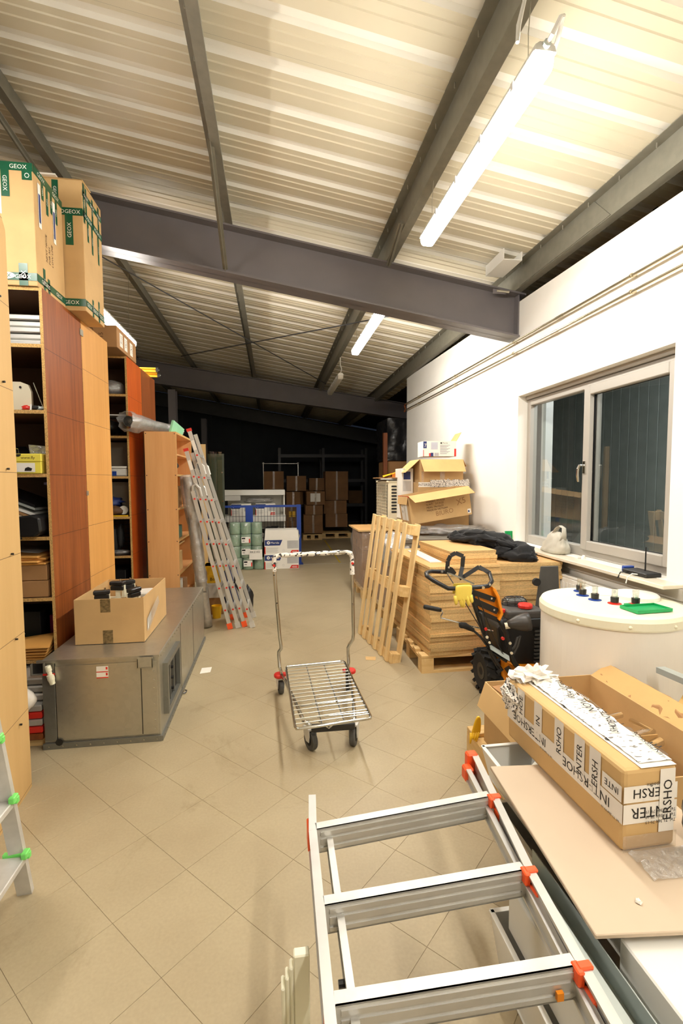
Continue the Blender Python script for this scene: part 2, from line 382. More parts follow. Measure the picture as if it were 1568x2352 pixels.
# floor: grout bed with separate tiles
fl = struct('floor', MB().box(XL, XR, YF, YB, -.06, -.0018), m_grout)
def make_tiles():
    ta = .7675; c, s = math.cos(ta), math.sin(ta); P = .2985; PT = .305
    def tile_mb(T=.0018):
        mb = MB(); w, d, g, b = P/2, PT/2, .0006, .0006
        lo = [(-w+g,-d+g,-T),(w-g,-d+g,-T),(w-g,d-g,-T),(-w+g,d-g,-T)]
        g2 = g+b; hi0 = [(x,y,-b) for x,y,_ in lo]
        hi = [(-w+g2,-d+g2,0),(w-g2,-d+g2,0),(w-g2,d-g2,0),(-w+g2,d-g2,0)]
        mb.add(lo+hi0+hi, [(i,(i+1)%4,4+(i+1)%4,4+i) for i in range(4)]+[(4+i,4+(i+1)%4,8+(i+1)%4,8+i) for i in range(4)]+[(8,9,10,11)])
        return mb
    cand = []; 
    for i in range(-70, 90):
        for j in range(-70, 90):
            n = .766+P*(i+.5); t = 1.32+PT*(j+.5)
            x = n*c - t*s; y = n*s + t*c
            if not (XL < x < XR-.2 and YF+.2 < y < YB-.2): continue
            if x > 2.35 and y < 8.95: continue
            d = y*math.cos(YAW)+x*math.sin(YAW); lat = x*math.cos(YAW)-y*math.sin(YAW)
            vis = (d > .9 and abs(lat) < .75*d+.25 and x > -1.45 and y < 9.2)
            cand.append((0 if vis else 1, d, x, y))
    cand.sort()
    me = mesh('floor_tile', tile_mb(), m_tile)
    rest = MB(); base = tile_mb()
    for k, (_, d, x, y) in enumerate(cand):
        Mx = MX.Translation((x, y, 0))@MX.Rotation(ta, 4, 'Z')
        if k < 300 and _ == 0:
            o = bpy.data.objects.new('floor_tile', me); COL.objects.link(o); o.parent = fl; o.matrix_world = Mx
        else:
            rest.add([Mx@p for p in base.v], base.f)
    r = bpy.data.objects.new('floor_tiles', mesh('floor_tiles', rest, m_tile)); COL.objects.link(r); r.parent = fl; r['kind'] = 'stuff'
make_tiles()

# ceiling: roof deck with ribbed sheets, one object per metre-wide sheet
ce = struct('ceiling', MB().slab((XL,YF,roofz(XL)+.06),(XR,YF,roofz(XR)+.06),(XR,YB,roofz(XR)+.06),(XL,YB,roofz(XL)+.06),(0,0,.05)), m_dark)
def sheet_mb(w=.99, x0=XL+.02, x1=2.9):
    prof = [(0,.0,0)]
    for k in range(3):
        b = k*.33
        prof += [(b+.030,0,0),(b+.030+.014,.028,1),(b+.030+.014+.066,.028,1),(b+.030+.094,0,1)]      # broad rib, recessed upwards
        for q in (.175,.252): prof += [(b+q,0,0),(b+q+.006,-.007,0),(b+q+.014,-.007,0),(b+q+.020,0,0)]   # two fine stiffening lines
    prof.append((w,0,0))
    mb = MB(); n = len(prof)
    mb.v = [V((x, y, roofz(x)+z)) for x in (x0,x1) for y,z,_ in prof]
    for i in range(n-1):
        mb.f.append((i,i+1,n+i+1,n+i)); mb.m.append(1 if (prof[i][2]==1 and prof[i+1][2]==1) else 0)
    return mb
_sm = mesh('roof_sheet', sheet_mb(), [m_sheet, m_sheetw])
for k in range(21):
    o = bpy.data.objects.new('roof_sheet', _sm); COL.objects.link(o); o.parent = ce
    o.location = (0, 3.012-.99*6+k*.99, .0006 if k%2 else 0)
# walls
def wall_with_hole():
    mb = MB(); x0, x1 = 2.5, 2.7; y0, y1, z0, z1 = 2.75, 4.70, .90, 2.40
    def top(y): return 3.30+(y-2.7)*.0235
    def blk(ya, yb, za, zb):
        if zb is None: mb.prism([(x0,ya,za),(x0,yb,za),(x0,yb,top(yb)),(x0,ya,top(ya))],(x1-x0,0,0))
        else: mb.box(x0,x1,ya,yb,za,zb)
    blk(YF,y0,0,None); blk(y1,8.85,0,None); blk(y0,y1,0,z0); blk(y0,y1,z1,None)
    return mb
struct('wall_right', wall_with_hole(), m_wall)
struct('wall_partition', MB().box(2.7,XR,8.65,8.85,0,3.40), m_wall)
struct('wall_front', MB().prism([(XL,YF-.2,0),(XR,YF-.2,0),(XR,YF-.2,roofz(XR)),(XL,YF-.2,roofz(XL))],(0,.2,0)), m_wall)
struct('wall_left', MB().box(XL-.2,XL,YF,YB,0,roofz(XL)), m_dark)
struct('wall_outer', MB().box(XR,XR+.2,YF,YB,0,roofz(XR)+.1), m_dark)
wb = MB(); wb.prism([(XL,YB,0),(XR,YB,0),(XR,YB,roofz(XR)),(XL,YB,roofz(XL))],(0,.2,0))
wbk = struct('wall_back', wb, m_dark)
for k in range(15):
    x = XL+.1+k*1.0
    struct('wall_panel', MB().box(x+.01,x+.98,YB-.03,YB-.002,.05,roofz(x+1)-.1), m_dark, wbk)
struct('trim_1', MB().box(2.72,XR,YF,8.64,3.12,3.22), m_dark)                     # slab over the rooms behind the white wall
# room seen through the window: ribbed dark panels
wr = struct('wall_inner', MB().box(4.9,5.0,YF,8.6,0,3.1), m_dark)
m_rib = M('ribbed_panel_grey', (150,156,150), rough=.5, var=.06)
for k in range(38):
    y = 2.0+k*.17
    struct('wall_panel', MB().box(4.86,4.899,y+.004,y+.166,.02,3.08), m_rib, wr, bevel=.005)

# ------------------------------------------------------------------ window with two lights
def window():
    w = struct('window_1', MB().box(2.60,2.68,2.75,2.81,.90,2.36).box(2.60,2.68,4.64,4.70,.90,2.36).box(2.60,2.68,2.81,4.64,.90,.985).box(2.60,2.68,2.81,4.64,2.30,2.36)
               .box(2.60,2.68,3.66,3.74,.985,2.30), m_alug, bevel=.006)
    sash = MB(); a, b, c, d = 2.79, 3.735, .965, 2.315
    for q in ((a,a+.075,c,d),(b-.075,b,c,d)): sash.box(2.565,2.64,q[0],q[1],q[2],q[3])
    sash.box(2.565,2.64,a+.075,b-.075,c,c+.075); sash.box(2.565,2.64,a+.075,b-.075,d-.075,d)
    struct('sash', sash, m_alug, w, bevel=.006)
    struct('roller_blind_box', MB().box(2.58,2.69,2.755,4.695,2.362,2.398), m_alug, w)
    struct('pane', MB().box(2.615,2.618,a+.07,b-.07,c+.07,d-.07), m_glass, w)
    struct('pane', MB().box(2.64,2.643,3.74,4.65,.98,2.305), m_glass, w)
    struct('gasket', MB().box(2.610,2.614,a+.072,a+.080,c+.07,d-.07).box(2.610,2.614,b-.080,b-.072,c+.07,d-.07).box(2.610,2.614,a+.07,b-.07,c+.072,c+.08).box(2.610,2.614,a+.07,b-.07,d-.08,d-.072), m_black, w)
    h = struct('handle', MB().box(2.555,2.566,3.685,3.712,1.60,1.70).cyl((2.556,3.70,1.665),(2.52,3.70,1.665),.010).tube([(2.52,3.70,1.67),(2.512,3.71,1.64),(2.512,3.715,1.58),(2.52,3.715,1.53)],[.011,.012,.011,.008]), m_chrome, w)
window()
# far side of the left light: pale jamb of the neighbouring opening
one('jamb_post', MB().box(2.82,2.90,4.72,4.80,.0,3.1), m_white, 'pale upright post seen through the left window pane', 'post')
one('window_sill', MB().box(2.36,2.62,2.62,4.98,.872,.898), m_marble, 'long speckled marble sill under the window', 'sill', bevel=.004)
struct('trim_2', MB().box(2.47,2.5,2.6,5.0,.80,.872), m_alug)
# radiator under the sill
rt = thing('radiator', 'white panel radiator under the marble window sill', 'radiator', (2.44,3.7,.16))
part('panel', MB().box(2.40,2.43,3.15,4.3,.16,.74), m_white, rt, bevel=.008)
rf = MB()
for k in range(24): rf.box(2.393,2.40,3.18+k*.046,3.20+k*.046,.20,.70)
part('fluting', rf, m_white, rt)
part('grille', MB().box(2.40,2.47,3.15,4.3,.742,.756), m_white, rt)
part('bracket', MB().box(2.43,2.497,3.35,3.39,.1,.7).box(2.43,2.497,4.05,4.09,.1,.7), m_white, rt)

# ------------------------------------------------------------------ steel frame
def rafter(name, label, y, top, bot, fw=.20, web=.012, mat=m_steel):
    """tapered I-beam; top/bot = ((x,z),(x,z)) edges of the web"""
    (xa,za),(xb,zb) = top; (xc,zc),(xd,zd) = bot
    t = thing(name, label, 'beam', (xa, y, zc))
    part('web', MB().prism([(xc,y-web/2,zc),(xd,y-web/2,zd),(xb,y-web/2,zb),(xa,y-web/2,za)],(0,web,0)), mat, t)
    part('top_flange', MB().prism([(xa,y-fw/2,za-.016),(xb,y-fw/2,zb-.016),(xb,y-fw/2,zb),(xa,y-fw/2,za)],(0,fw,0)), mat, t)
    part('bottom_flange', MB().prism([(xc,y-fw/2,zc),(xd,y-fw/2,zd),(xd,y-fw/2,zd+.016),(xc,y-fw/2,zc+.016)],(0,fw,0)), mat, t)
    return t
f = lambda x: 3.845+SLOPE*x; g = lambda x: 3.405+SLOPE*x
bm = rafter('roof_beam', 'big grey steel roof beam nearest the camera, running into the white wall', 4.80, ((-7,f(-7)),(2.56,f(2.56))), ((-7,g(-7)),(2.50,g(2.50))), .22)
part('end_plate', MB().box(2.485,2.499,4.71,4.89,g(2.49)+.02,f(2.49)-.02), m_steel, bm)
part('cleat', MB().box(2.20,2.34,4.676,4.684,3.40,3.445), m_steel, bm); part('bolt', MB().cyl((2.24,4.68,3.43),(2.36,4.66,3.415),.012), m_galv, bm)
rafter('roof_beam', 'second grey steel roof beam, across the dark hall beyond the lamps', 11.5, ((-7,4.18+.143*4.7),(6.5,4.18-.143*8.8)), ((-7,3.685+.123*4.86),(6.5,3.685-.123*8.64)), .2)
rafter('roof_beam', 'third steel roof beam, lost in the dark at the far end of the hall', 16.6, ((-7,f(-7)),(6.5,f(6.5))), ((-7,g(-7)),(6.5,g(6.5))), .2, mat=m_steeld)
def purlin(w, label, extra=0):
    zb, zt = 3.845+SLOPE*w, 4.046+SLOPE*w
    t = thing('purlin', label, 'purlin', (w, 4.5, zb), group=None)
    y0, y1 = -2.4, 17.8
    part('web', MB().box(w-.002,w+.002,y0,y1,zb,zt), m_purlin, t)
    part('top_flange', MB().prism([(w-.065,y0,zt+.006),(w,y0,zt-.004),(w,y0,zt),(w-.065,y0,zt+.010)],(0,y1-y0,0)), m_purlin, t)
    part('bottom_flange', MB().prism([(w,y0,zb),(w+.065,y0,zb-.010),(w+.065,y0,zb-.006),(w,y0,zb+.004)],(0,y1-y0,0)).box(w+.062,w+.066,y0,y1,zb-.010,zb+.012), m_purlin, t)
    sc = MB()
    for k in range(26):
        y = 1.2+k*.33
        sc.cyl((w-.035,y,zt+.004),(w-.035,y,zt-.03),.004,n=6)
    part('screws', sc, m_galv, t, kind='stuff')
    return t
purlin(-1.785, 'galvanised purlin above the cardboard boxes on the left')
purlin(-.395, 'galvanised roof purlin over the aisle, left of the hanging lamps')
purlin(1.12, 'galvanised roof purlin right beside the hanging lamp row')
purlin(2.44, 'galvanised purlin running along just above the white wall')
purlin(-3.2, 'galvanised purlin far left beyond the shelving')
# fly braces between purlins and beam
for (a, b, lab) in (((-.395,3.62,3.93),(-.40,4.70,3.50),'flat steel strut from the middle purlin down to the beam'),
                    ((1.09,4.05,3.68),(1.13,4.66,3.60),'short gusset strut where the lamp-side purlin meets the beam'),
                    ((-1.80,3.1,4.1),(-1.62,4.70,3.66),'greenish flat strut under the purlin above the boxes')):
    mb = MB().bar(a, b, .045, .006, up=(1,0,0)).bar(a, b, .006, .045, up=(1,0,0))
    t = one('fly_brace', mb, m_purlin, lab, 'strut')
one('fly_brace', MB().bar((-.35,5.9,3.92),(-.395,4.92,3.5),.04,.006,up=(1,0,0)), m_purlin, 'strut behind the beam at the middle purlin', 'strut')
# lapped purlin sleeve over the white wall and its dark angle
one('purlin_sleeve', MB().prism([(2.438,3.3,3.45),(2.438,4.6,3.45),(2.438,4.6,3.66),(2.438,3.5,3.66)],(-.006,0,0)), m_purlin, 'galvanised lapping plate bolted on the purlin over the white wall', 'plate')
one('cable_tray', MB().box(2.12,2.30,4.30,4.68,3.56,3.566).box(2.12,2.124,4.30,4.68,3.566,3.66).box(2.296,2.30,4.30,4.68,3.566,3.64), m_white, 'short white channel end sitting on the beam by the white wall', 'channel')
# roof bracing rods behind the first beam
def rodz(x): return 3.80+SLOPE*x        # just under the purlins
for (a, b, lab) in (((-2.46,5.2),(1.16,10.4),'thin bracing rod running from left towards the far beam on the right'),
                    ((-1.80,10.4),(2.06,5.1),'thin bracing rod crossing from the far left beam towards the lit lamp')):
    pts = [(a[0]+(b[0]-a[0])*k/6, a[1]+(b[1]-a[1])*k/6, rodz(a[0]+(b[0]-a[0])*k/6)) for k in range(7)]
    one('bracing_rod', MB().tube(pts, .009, 6), m_steeld, lab, 'rod')
# columns in the dark hall
for (x, y, lab) in ((-2.2,11.5,'grey steel column at the left under the second beam'),(-2.2,16.6,'grey steel column at the far left end of the hall'),(5.4,11.5,'grey steel column behind the end of the white wall')):
    h = 3.6 if x < 0 else 3.0
    t = thing('steel_column', lab, 'column', (x,y,0))
    part('web', MB().box(x-.006,x+.006,y-.1,y+.1,0,h), m_steel, t)
    part('flange', MB().box(x-.08,x+.08,y-.112,y-.1,0,h), m_steel, t); part('flange', MB().box(x-.08,x+.08,y+.1,y+.112,0,h), m_steel, t)
    part('base_plate', MB().box(x-.14,x+.14,y-.16,y+.16,0,.02), m_steeld, t)
# pipes along the white wall
for (z, lab) in ((2.93,'upper of the two thin steel pipes along the white wall'),(2.82,'lower of the two thin steel pipes along the white wall')):
    t = thing('wall_pipe', lab, 'pipe', (2.46,0,z))
    part('pipe', MB().cyl((2.462,YF+.02,z),(2.462,8.80,z+.03),.011,n=10), m_pipe, t)
    for y in (1.1,3.10,4.74,6.35,8.0):
        zz = z+.03*(y+2.6)/11.4
        part('clamp', MB().lathe((2.462,y-.009,zz),[(.014,0),(.017,.002),(.017,.016),(.014,.018)],12,mat=MX.Rotation(-math.pi/2,4,'X')).box(2.478,2.4995,y-.006,y+.006,zz-.006,zz+.006), m_pipe, t)
    for y in (3.95 if z > 2.9 else 4.02,): 
        zz = z+.03*(y+2.6)/11.4
        part('sleeve', MB().cyl((2.462,y-.05,zz),(2.462,y+.05,zz),.0135,n=10), m_pipe, t)
one('pipe_elbow', MB().tube([(2.462,8.80,2.96),(2.462,8.87,2.94),(2.49,8.90,2.88),(2.462,8.87,2.83),(2.462,8.80,2.85)],.013,8), m_brown2, 'rusty bend joining the two pipes at the end of the white wall', 'pipe')

# ------------------------------------------------------------------ fluorescent lamps (each lamp holds its own light)
def lamp(x, y0, z, label, lit=True, L=1.57, hang=True):
    t = thing('fluorescent_lamp', label, 'lamp', (x, y0, z))
    hw = .052
    body = MB(); prof = [(-hw,.010),(hw,.010),(hw-.008,.038),(hw-.028,.052),(-hw+.028,.052),(-hw+.008,.038)]
    body.prism([(x+a, y0, z+b) for a,b in prof], (0,L,0))
    part('housing', body, m_whiteg, t, bevel=.004)
    rings = []
    for q,k in ((0,.55),(.012,.85),(.03,1),(L-.03,1),(L-.012,.85),(L,.55)):
        rings.append([V((x+hw*.97*k*math.copysign(abs(math.cos(a))**.45,math.cos(a)), y0+q, z+.010-.062*k*abs(math.sin(a))**.6)) for a in [math.pi*i/12 for i in range(13)]])
    mb = MB().loft(rings, 0)
    part('diffuser', mb, m_tubes if lit else m_unlit, t, smooth=False)
    for q in (.18,.52,.86,1.2):
        for sx in (-1,1):
            part('clip', MB().box(x+sx*(hw+.001)-.004,x+sx*(hw+.001)+.004,y0+q-.012,y0+q+.012,z-.016,z+.022), m_whiteg, t)
    if hang:
        for q in (.14,L-.14):
            part('hanger', MB().tube([(x,y0+q,z+.05),(x-.003,y0+q,z+.2),(x+.008,y0+q,3.845+SLOPE*x-.016)],.0022,5), m_galv, t)
    return t
la = lamp(1.14, 1.97, 3.30, 'lit fluorescent lamp nearest the camera, hanging at upper right')
lb = lamp(1.14, 5.05, 3.30, 'lit fluorescent lamp just behind the big grey beam')
lc = lamp(1.16, 8.15, 3.30, 'unlit fluorescent lamp in the dark beyond the lit ones', lit=False)
ld = lamp(-1.74, 5.05, 3.31, 'lit fluorescent lamp above the shelving on the left')
le = lamp(-1.80, 1.15, 3.33, 'lit fluorescent lamp beside the green taped box at the left edge')
lf = lamp(1.14, -1.12, 3.30, 'lit fluorescent lamp of the right row above the camera position')
# added lamp, out of view behind the window, to make its glass read grey
lg = lamp(3.75, 2.6, 2.98, 'added unseen lamp behind the white wall, greying the window glass', lit=False, hang=False)
[c for c in lg.children if c.name.startswith('diffuser')][0].data.materials[0] = emis('next_room_diffuser', (.95,.97,1,1), 90.0)
# cables of the near lamp
part('power_cable', MB().tube([(1.02,1.98,3.34),(1.03,1.99,3.42),(1.045,1.975,3.50),(1.06,2.0,3.58),(1.085,1.99,3.66)],[.008,.010,.008,.010,.008],7), m_whiteg, la)
part('conduit', MB().tube([(1.14,1.97,3.335),(1.145,1.93,3.345),(1.16,1.90,3.385),(1.19,1.93,3.42),(1.21,2.0,3.39),(1.21,2.06,3.35)],.009,7), m_white, la)
part('cable_gland', MB().cyl((1.14,1.985,3.335),(1.14,1.955,3.335),.016,n=10), m_bluegr, la)
part('power_cable', MB().tube([(1.16,8.16,3.345),(1.17,8.1,3.40),(1.15,8.12,3.47),(1.155,8.14,3.60)],.008,7), m_whiteg, lc)
# ================================================================== LEFT: SHELVING STACKS
def panel(mb, x0,x1,y0,y1,z0,z1, faces=('x+',), lam=0, edge=1):
    """board whose named faces carry the laminate, its cut edges the chipboard"""
    v=[(x0,y0,z0),(x1,y0,z0),(x1,y1,z0),(x0,y1,z0),(x0,y0,z1),(x1,y0,z1),(x1,y1,z1),(x0,y1,z1)]
    F={'z-':(3,2,1,0),'z+':(4,5,6,7),'y-':(0,1,5,4),'x+':(1,2,6,5),'y+':(2,3,7,6),'x-':(3,0,4,7)}
    for k,q in F.items(): mb.add([v[i] for i in q],[(0,1,2,3)], lam if k in faces else edge)
    return mb
SH = [.430, .826, 1.210, 1.6015, 1.990, 2.3865]
def stack(label, x0, x1, y0, y1, top, lam, shelves=SH, opened=True, back=True, under=m_shin, group=None):
    t = thing('shelving_unit', label, 'shelving', (x1, (y0+y1)/2, 0), group=group)
    part('side_panel', panel(MB(), x1-.018,x1,y0,y1,0,top,('x+','x-')), [lam, m_chip], t)
    part('side_panel', panel(MB(), x0,x0+.018,y0,y1,0,top,('x+','x-')), [lam, m_chip], t)
    part('back_panel', MB().box(x0+.018,x1-.018,y1-.012,y1-.001,0,top), under, t)
    for z in shelves:
        part('shelf', panel(MB(), x0+.018,x1-.018,y0+.002,y1-.012,z-.022,z,('z+','z-')), [under, m_chip], t)
    part('top_board', panel(MB(), x0+.018,x1-.018,y0,y1-.012,top-.02,top,('z+','z-')), [under, m_chip], t)
    return t
def seams(t, x, ys, zs, tilt):
    pass
# the end board of the nearest row
t = thing('shelving_unit', 'pale board end of the shelving nearest the camera at the left edge', 'shelving', (-1.2,2.0,0))
part('side_panel', MB().prism([(-1.188,2.05,0),(-1.236,2.575,0),(-1.236,2.575,2.74),(-1.232,2.53,2.80),(-1.188,2.05,2.80)],(-.022,0,0)), m_mdf, t)
part('shelf', MB().box(-2.1,-1.262,2.06,2.55,.6,.62).box(-2.1,-1.262,2.06,2.55,1.3,1.32).box(-2.1,-1.262,2.06,2.55,2.0,2.02), m_chip, t)
part('back_panel', MB().box(-2.12,-1.262,2.545,2.562,0,2.74), m_shin, t)
for z in (.37,.79,1.2,1.6,2.0,2.385):
    part('screw', MB().cyl((-1.222,2.46,z+.012),(-1.212,2.46,z+.012),.005,n=8), m_black, t)
st2 = stack('tall open shelving unit with brown end panel behind the grey metal duct unit', -2.3415, -1.3603, 3.2224, 3.8189, 2.7208, m_brownl)
st2b = stack('shelving unit with honey coloured end panel backing onto the brown one', -2.3415, -1.3603, 3.8245, 4.3931, 2.7208, m_honey)
part('corner_bracket', MB().box(-1.3592, -1.3536, 3.791, 3.8468, 2.6093, 2.6539), m_galv, st2)
part('corner_bracket', MB().box(-1.3592, -1.3536, 3.8022, 3.8356, 1.4496, 1.4831), m_galv, st2)
st3 = stack('open shelving unit with bright red-orange end panel, further down the aisle', -2.3415, -1.3603, 4.9394, 5.4468, 2.7431, m_orange)
st3b = stack('shelving unit with dark brown end panel under the yellow spirit levels', -2.3415, -1.3603, 5.4524, 6.0544, 2.7431, m_brown2)
# pale low unit whose end board faces the camera
t = thing('low_shelving_unit', 'lower shelving unit with plain peach end board facing the camera', 'shelving', (-1.08,5.4,0))
part('side_panel', panel(MB(), -1.235,-.935,5.0,5.018,0,2.04,('y-','y+')), [m_peach, m_chip], t)
part('side_panel', panel(MB(), -1.235,-.935,5.9,5.918,0,2.04,('y-','y+')), [m_peach, m_chip], t)
part('top_board', panel(MB(), -1.235,-.935,5.018,5.9,2.02,2.04,('z+','z-')), [m_peach, m_chip], t)
part('back_panel', MB().box(-1.235,-1.225,5.018,5.9,0,2.02), m_peach, t)
for z in (.32,.62,.96,1.28,1.62): part('shelf', panel(MB(), -1.225,-.937,5.018,5.9,z-.018,z,('z+','z-')), [m_peach, m_chip], t)
sc = MB()
for x in (-1.222,-.95):
    for z in (.62,.96,1.28,1.62,2.03): sc.cyl((x,5.0,z-.01),(x,4.997,z-.01),.005,n=8)
part('screws', sc, m_black, t)
one('mint_panel', MB().slab((-.985,5.02,2.041),(-.985,5.60,2.041),(-.955,5.60,2.125),(-.955,5.02,2.155),(-.02,0,0)), m_mint, 'mint green foam board on top of the low peach shelving unit', 'board')
# rolled film lying across the top
def roll_film():
    t = thing('film_roll', 'thick roll of clear plastic film lying across the low peach unit', 'film roll', (-1.15,5.2,2.05))
    a, b = V((-1.335,4.78,2.115)), V((-1.05,5.85,2.125)); d = (b-a).normalized()
    u = d.cross(V((0,0,1))).normalized(); w = u.cross(d)
    def ring(c, r, am, sd): return [c+(u*math.cos(q)+w*math.sin(q))*r*(1+am*NZ.noise(V((math.cos(q)*2,math.sin(q)*2,sd)))) for q in [2*math.pi*i/20 for i in range(20)]]
    part('core', MB().loft([ring(a+d*.03,.05,0,0),ring(b,.05,0,0)]), m_galvd, t, smooth=True)
    sp = MB()
    for r in (.022,.034,.046): sp.tube([a+d*.028+(u*math.cos(q)+w*math.sin(q))*r for q in [2*math.pi*i/16 for i in range(16)]], .003, 5, closed=True)
    part('film_edge', sp, m_rubber, t)
    part('film', MB().loft([ring(a-d*.02,.078,.5,1),ring(a+d*.03,.092,.45,5),ring(a+d*.08,.098,.4,2),ring(a+d*.15,.088,.45,7),ring(a+d*.22,.076,.3,3),ring(a+d*.5,.062,.15,4),ring(b,.054,.1,5)],caps=False), m_filmh, t, smooth=True)
roll_film()
t0 = thing('spirit_level', 'upper yellow spirit level sticking out over the dark brown unit', 'spirit level', (-1.3938, 5.8537, 2.7877))

def level(t, z, x0, x1, y):
    mb = MB()
    mb.box(x0, x1, y, y + 0.0335, z, z + 0.0134).box(x0, x1, y, y + 0.0335, z + 0.0335, z + 0.0468).box(x0, x1, y + 0.0134, y + 0.0201, z + 0.0134, z + 0.0335)
    part('body', mb, m_yellow, t)
    part('end_cap', MB().box(x1, x1 + 0.0279, y - 0.0011, y + 0.0346, z - 0.0011, z + 0.0479), m_black, t)
    part('vial', MB().cyl((x1 + 0.029, y + 0.0089, z + 0.0234), (x1 + 0.029, y + 0.0268, z + 0.0234), 0.006, n=8), m_bluegr, t)
level(t0, 2.7988, -1.9512, -1.299, 5.8537)
t1 = thing('spirit_level', 'lower yellow spirit level lying on the dark brown unit', 'spirit level', (-1.3938, 5.8872, 2.7431))
level(t1, 2.7453, -1.9512, -1.2878, 5.876)
# ------------------------------------------------------------------ cartons
FACE = {'y-':(V((0,0,0)),V((1,0,0)),V((0,0,1)),V((0,-1,0))), 'x+':(V((1,0,0)),V((0,1,0)),V((0,0,1)),V((1,0,0))),
        'x-':(V((0,1,0)),V((0,-1,0)),V((0,0,1)),V((-1,0,0))), 'y+':(V((1,1,0)),V((-1,0,0)),V((0,0,1)),V((0,1,0))),
        'z+':(V((0,0,1)),V((1,0,0)),V((0,1,0)),V((0,0,1)))}
class Box:
    """a carton: Empty with the box's own frame, parts in local coordinates"""
    def __init__(s, name, label, P, size, rz=0, M=None, mat=None, cat='box', group=None, opened=None, wall=.006, edge=None, bevel=.004):
        s.w, s.d, s.h = size; s.M = M if M is not None else MX.Translation(V(P))@MX.Rotation(rz,4,'Z')
        s.t = thing(name, label, cat, M=s.M, group=group); mat = mat or m_card; s.mat = mat
        w,d,h = size
        if opened is None: part('body', MB().box(0,w,0,d,0,h), mat, s.t, loc=True, bevel=bevel, seg=2)
        else:
            q = wall
            part('body', MB().box(0,w,0,q,0,h).box(0,w,d-q,d,0,h).box(0,q,q,d-q,0,h).box(w-q,w,q,d-q,0,h).box(q,w-q,q,d-q,0,q), mat, s.t, loc=True)
            for side, L, ang in opened: s.flap(side, L, ang)
    def flap(s, side, L, ang, mat=None, a0=.004, a1=.004, kink=None):
        w,d,h = s.w,s.d,s.h; c,sn = math.cos(math.radians(ang)),math.sin(math.radians(ang))
        if side=='x+': a,b,o=(w,a0,h),(w,d-a1,h),V((c,0,sn))
        if side=='x-': a,b,o=(0,d-a1,h),(0,a0,h),V((-c,0,sn))
        if side=='y-': a,b,o=(a0,0,h),(w-a1,0,h),V((0,-c,sn))
        if side=='y+': a,b,o=(w-a1,d,h),(a0,d,h),V((0,c,sn))
        a,b=V(a),V(b); n=(b-a).cross(o).normalized()*.004; e=(b-a).normalized()*.012
        part('flap', MB().slab(a,b,b+o*L-e,a+o*L+e,n), mat or m_cardin, s.t, loc=True)
    def at(s, face, u, v, off=.0012):
        o,U,Vv,N = FACE[face]; S3 = V((s.w,s.d,s.h))
        org = V((o.x*S3.x,o.y*S3.y,o.z*S3.z)); return org+U*u+Vv*v+N*off, U, Vv, N
    def rect(s, mb, face, u0,v0,u1,v1, mi=0, off=.0012):
        P = [s.at(face,a,b,off)[0] for a,b in ((u0,v0),(u1,v0),(u1,v1),(u0,v1))]
        return mb.add(P,[(0,1,2,3)],mi)
    def decal(s, name, face, u0,v0,u1,v1, mat, off=.0012, **k):
        return part(name, s.rect(MB(),face,u0,v0,u1,v1,0,off), mat, s.t, loc=True, **k)
    def write(s, mb, face, txt, u, v, size, mi=0, rot=0, off=.002, align='L'):
        p,U,Vv,N = s.at(face,u,v,off)
        c,sn = math.cos(math.radians(rot)),math.sin(math.radians(rot)); uu = U*c+Vv*sn; vv = Vv*c-U*sn
        return mb.text(txt, p, uu, vv, size, mi, align)
    def tape(s, face, u0,v0,u1,v1, mats, txt=None, n=1, vertical=False, size=None, off=.0016, flip=False):
        mb = s.rect(MB(), face, u0,v0,u1,v1,0,off); wd = (u1-u0) if vertical else (v1-v0); L = (v1-v0) if vertical else (u1-u0)
        if txt:
            size = size or wd*.72
            for k in range(n):
                q = (k+.5)*L/n
                if vertical: s.write(mb, face, txt, u0+wd/2+(size*.36 if not flip else -size*.36), v0+q, size, 1, 90 if not flip else -90, off+.0008, 'C')
                else: s.write(mb, face, txt, u0+q, v0+wd/2+(-size*.36 if not flip else size*.36), size, 1, 0 if not flip else 180, off+.0008, 'C')
        part('tape', mb, mats, s.t, loc=True)
GX = [m_green, m_tapew]
a = Box('carton', 'large carton with green printed tape on top of the brown shelving, at the left edge', (-2.007, 3.2112, 2.723), (0.63, 0.4014, 0.708))
w, d, h = (a.w, a.d, a.h)
a.tape('y-', 0, h - 0.05, w, h - 0.002, GX, 'GEOX', 4)
a.tape('y-', w - 0.36, h - 0.2, w - 0.3, h - 0.05, GX, 'GEOX', 1, True, flip=True)
a.tape('y-', w - 0.175, h - 0.2, w - 0.13, h - 0.05, GX, 'GEOX', 1, True, flip=True)
a.tape('y-', w - 0.06, h - 0.1, w - 0.005, h - 0.05, GX, 'O', 1, True)
a.decal('label_sticker', 'y-', w - 0.22, h - 0.3, w - 0.178, h - 0.03, m_paper)
a.decal('print', 'y-', w - 0.205, h - 0.25, w - 0.185, h - 0.12, m_navy, 0.0022)
a.tape('y-', 0, 0.03, w, 0.075, GX, 'GEOX', 4)
a.tape('y-', w - 0.1, 0, w - 0.05, 0.13, GX, 'EX', 1, True)
mb = MB()
mb.add([a.at('y-', w - 0.19 + 0.07 * math.cos(q), 0.055 + 0.022 * math.sin(q), 0.003)[0] for q in [2 * math.pi * i / 20 for i in range(20)]], [tuple(range(20))], 0)
a.write(mb, 'y-', 'GEOX', w - 0.19, 0.043, 0.034, 1, 0, 0.004, 'C')
part('emblem', mb, [m_tapew, m_green], a.t, loc=True)
a.tape('x+', 0, h - 0.05, d, h - 0.002, GX, 'GEOX', 2)
a.tape('x+', 0, 0.03, d, 0.075, GX, 'GEOX', 2)
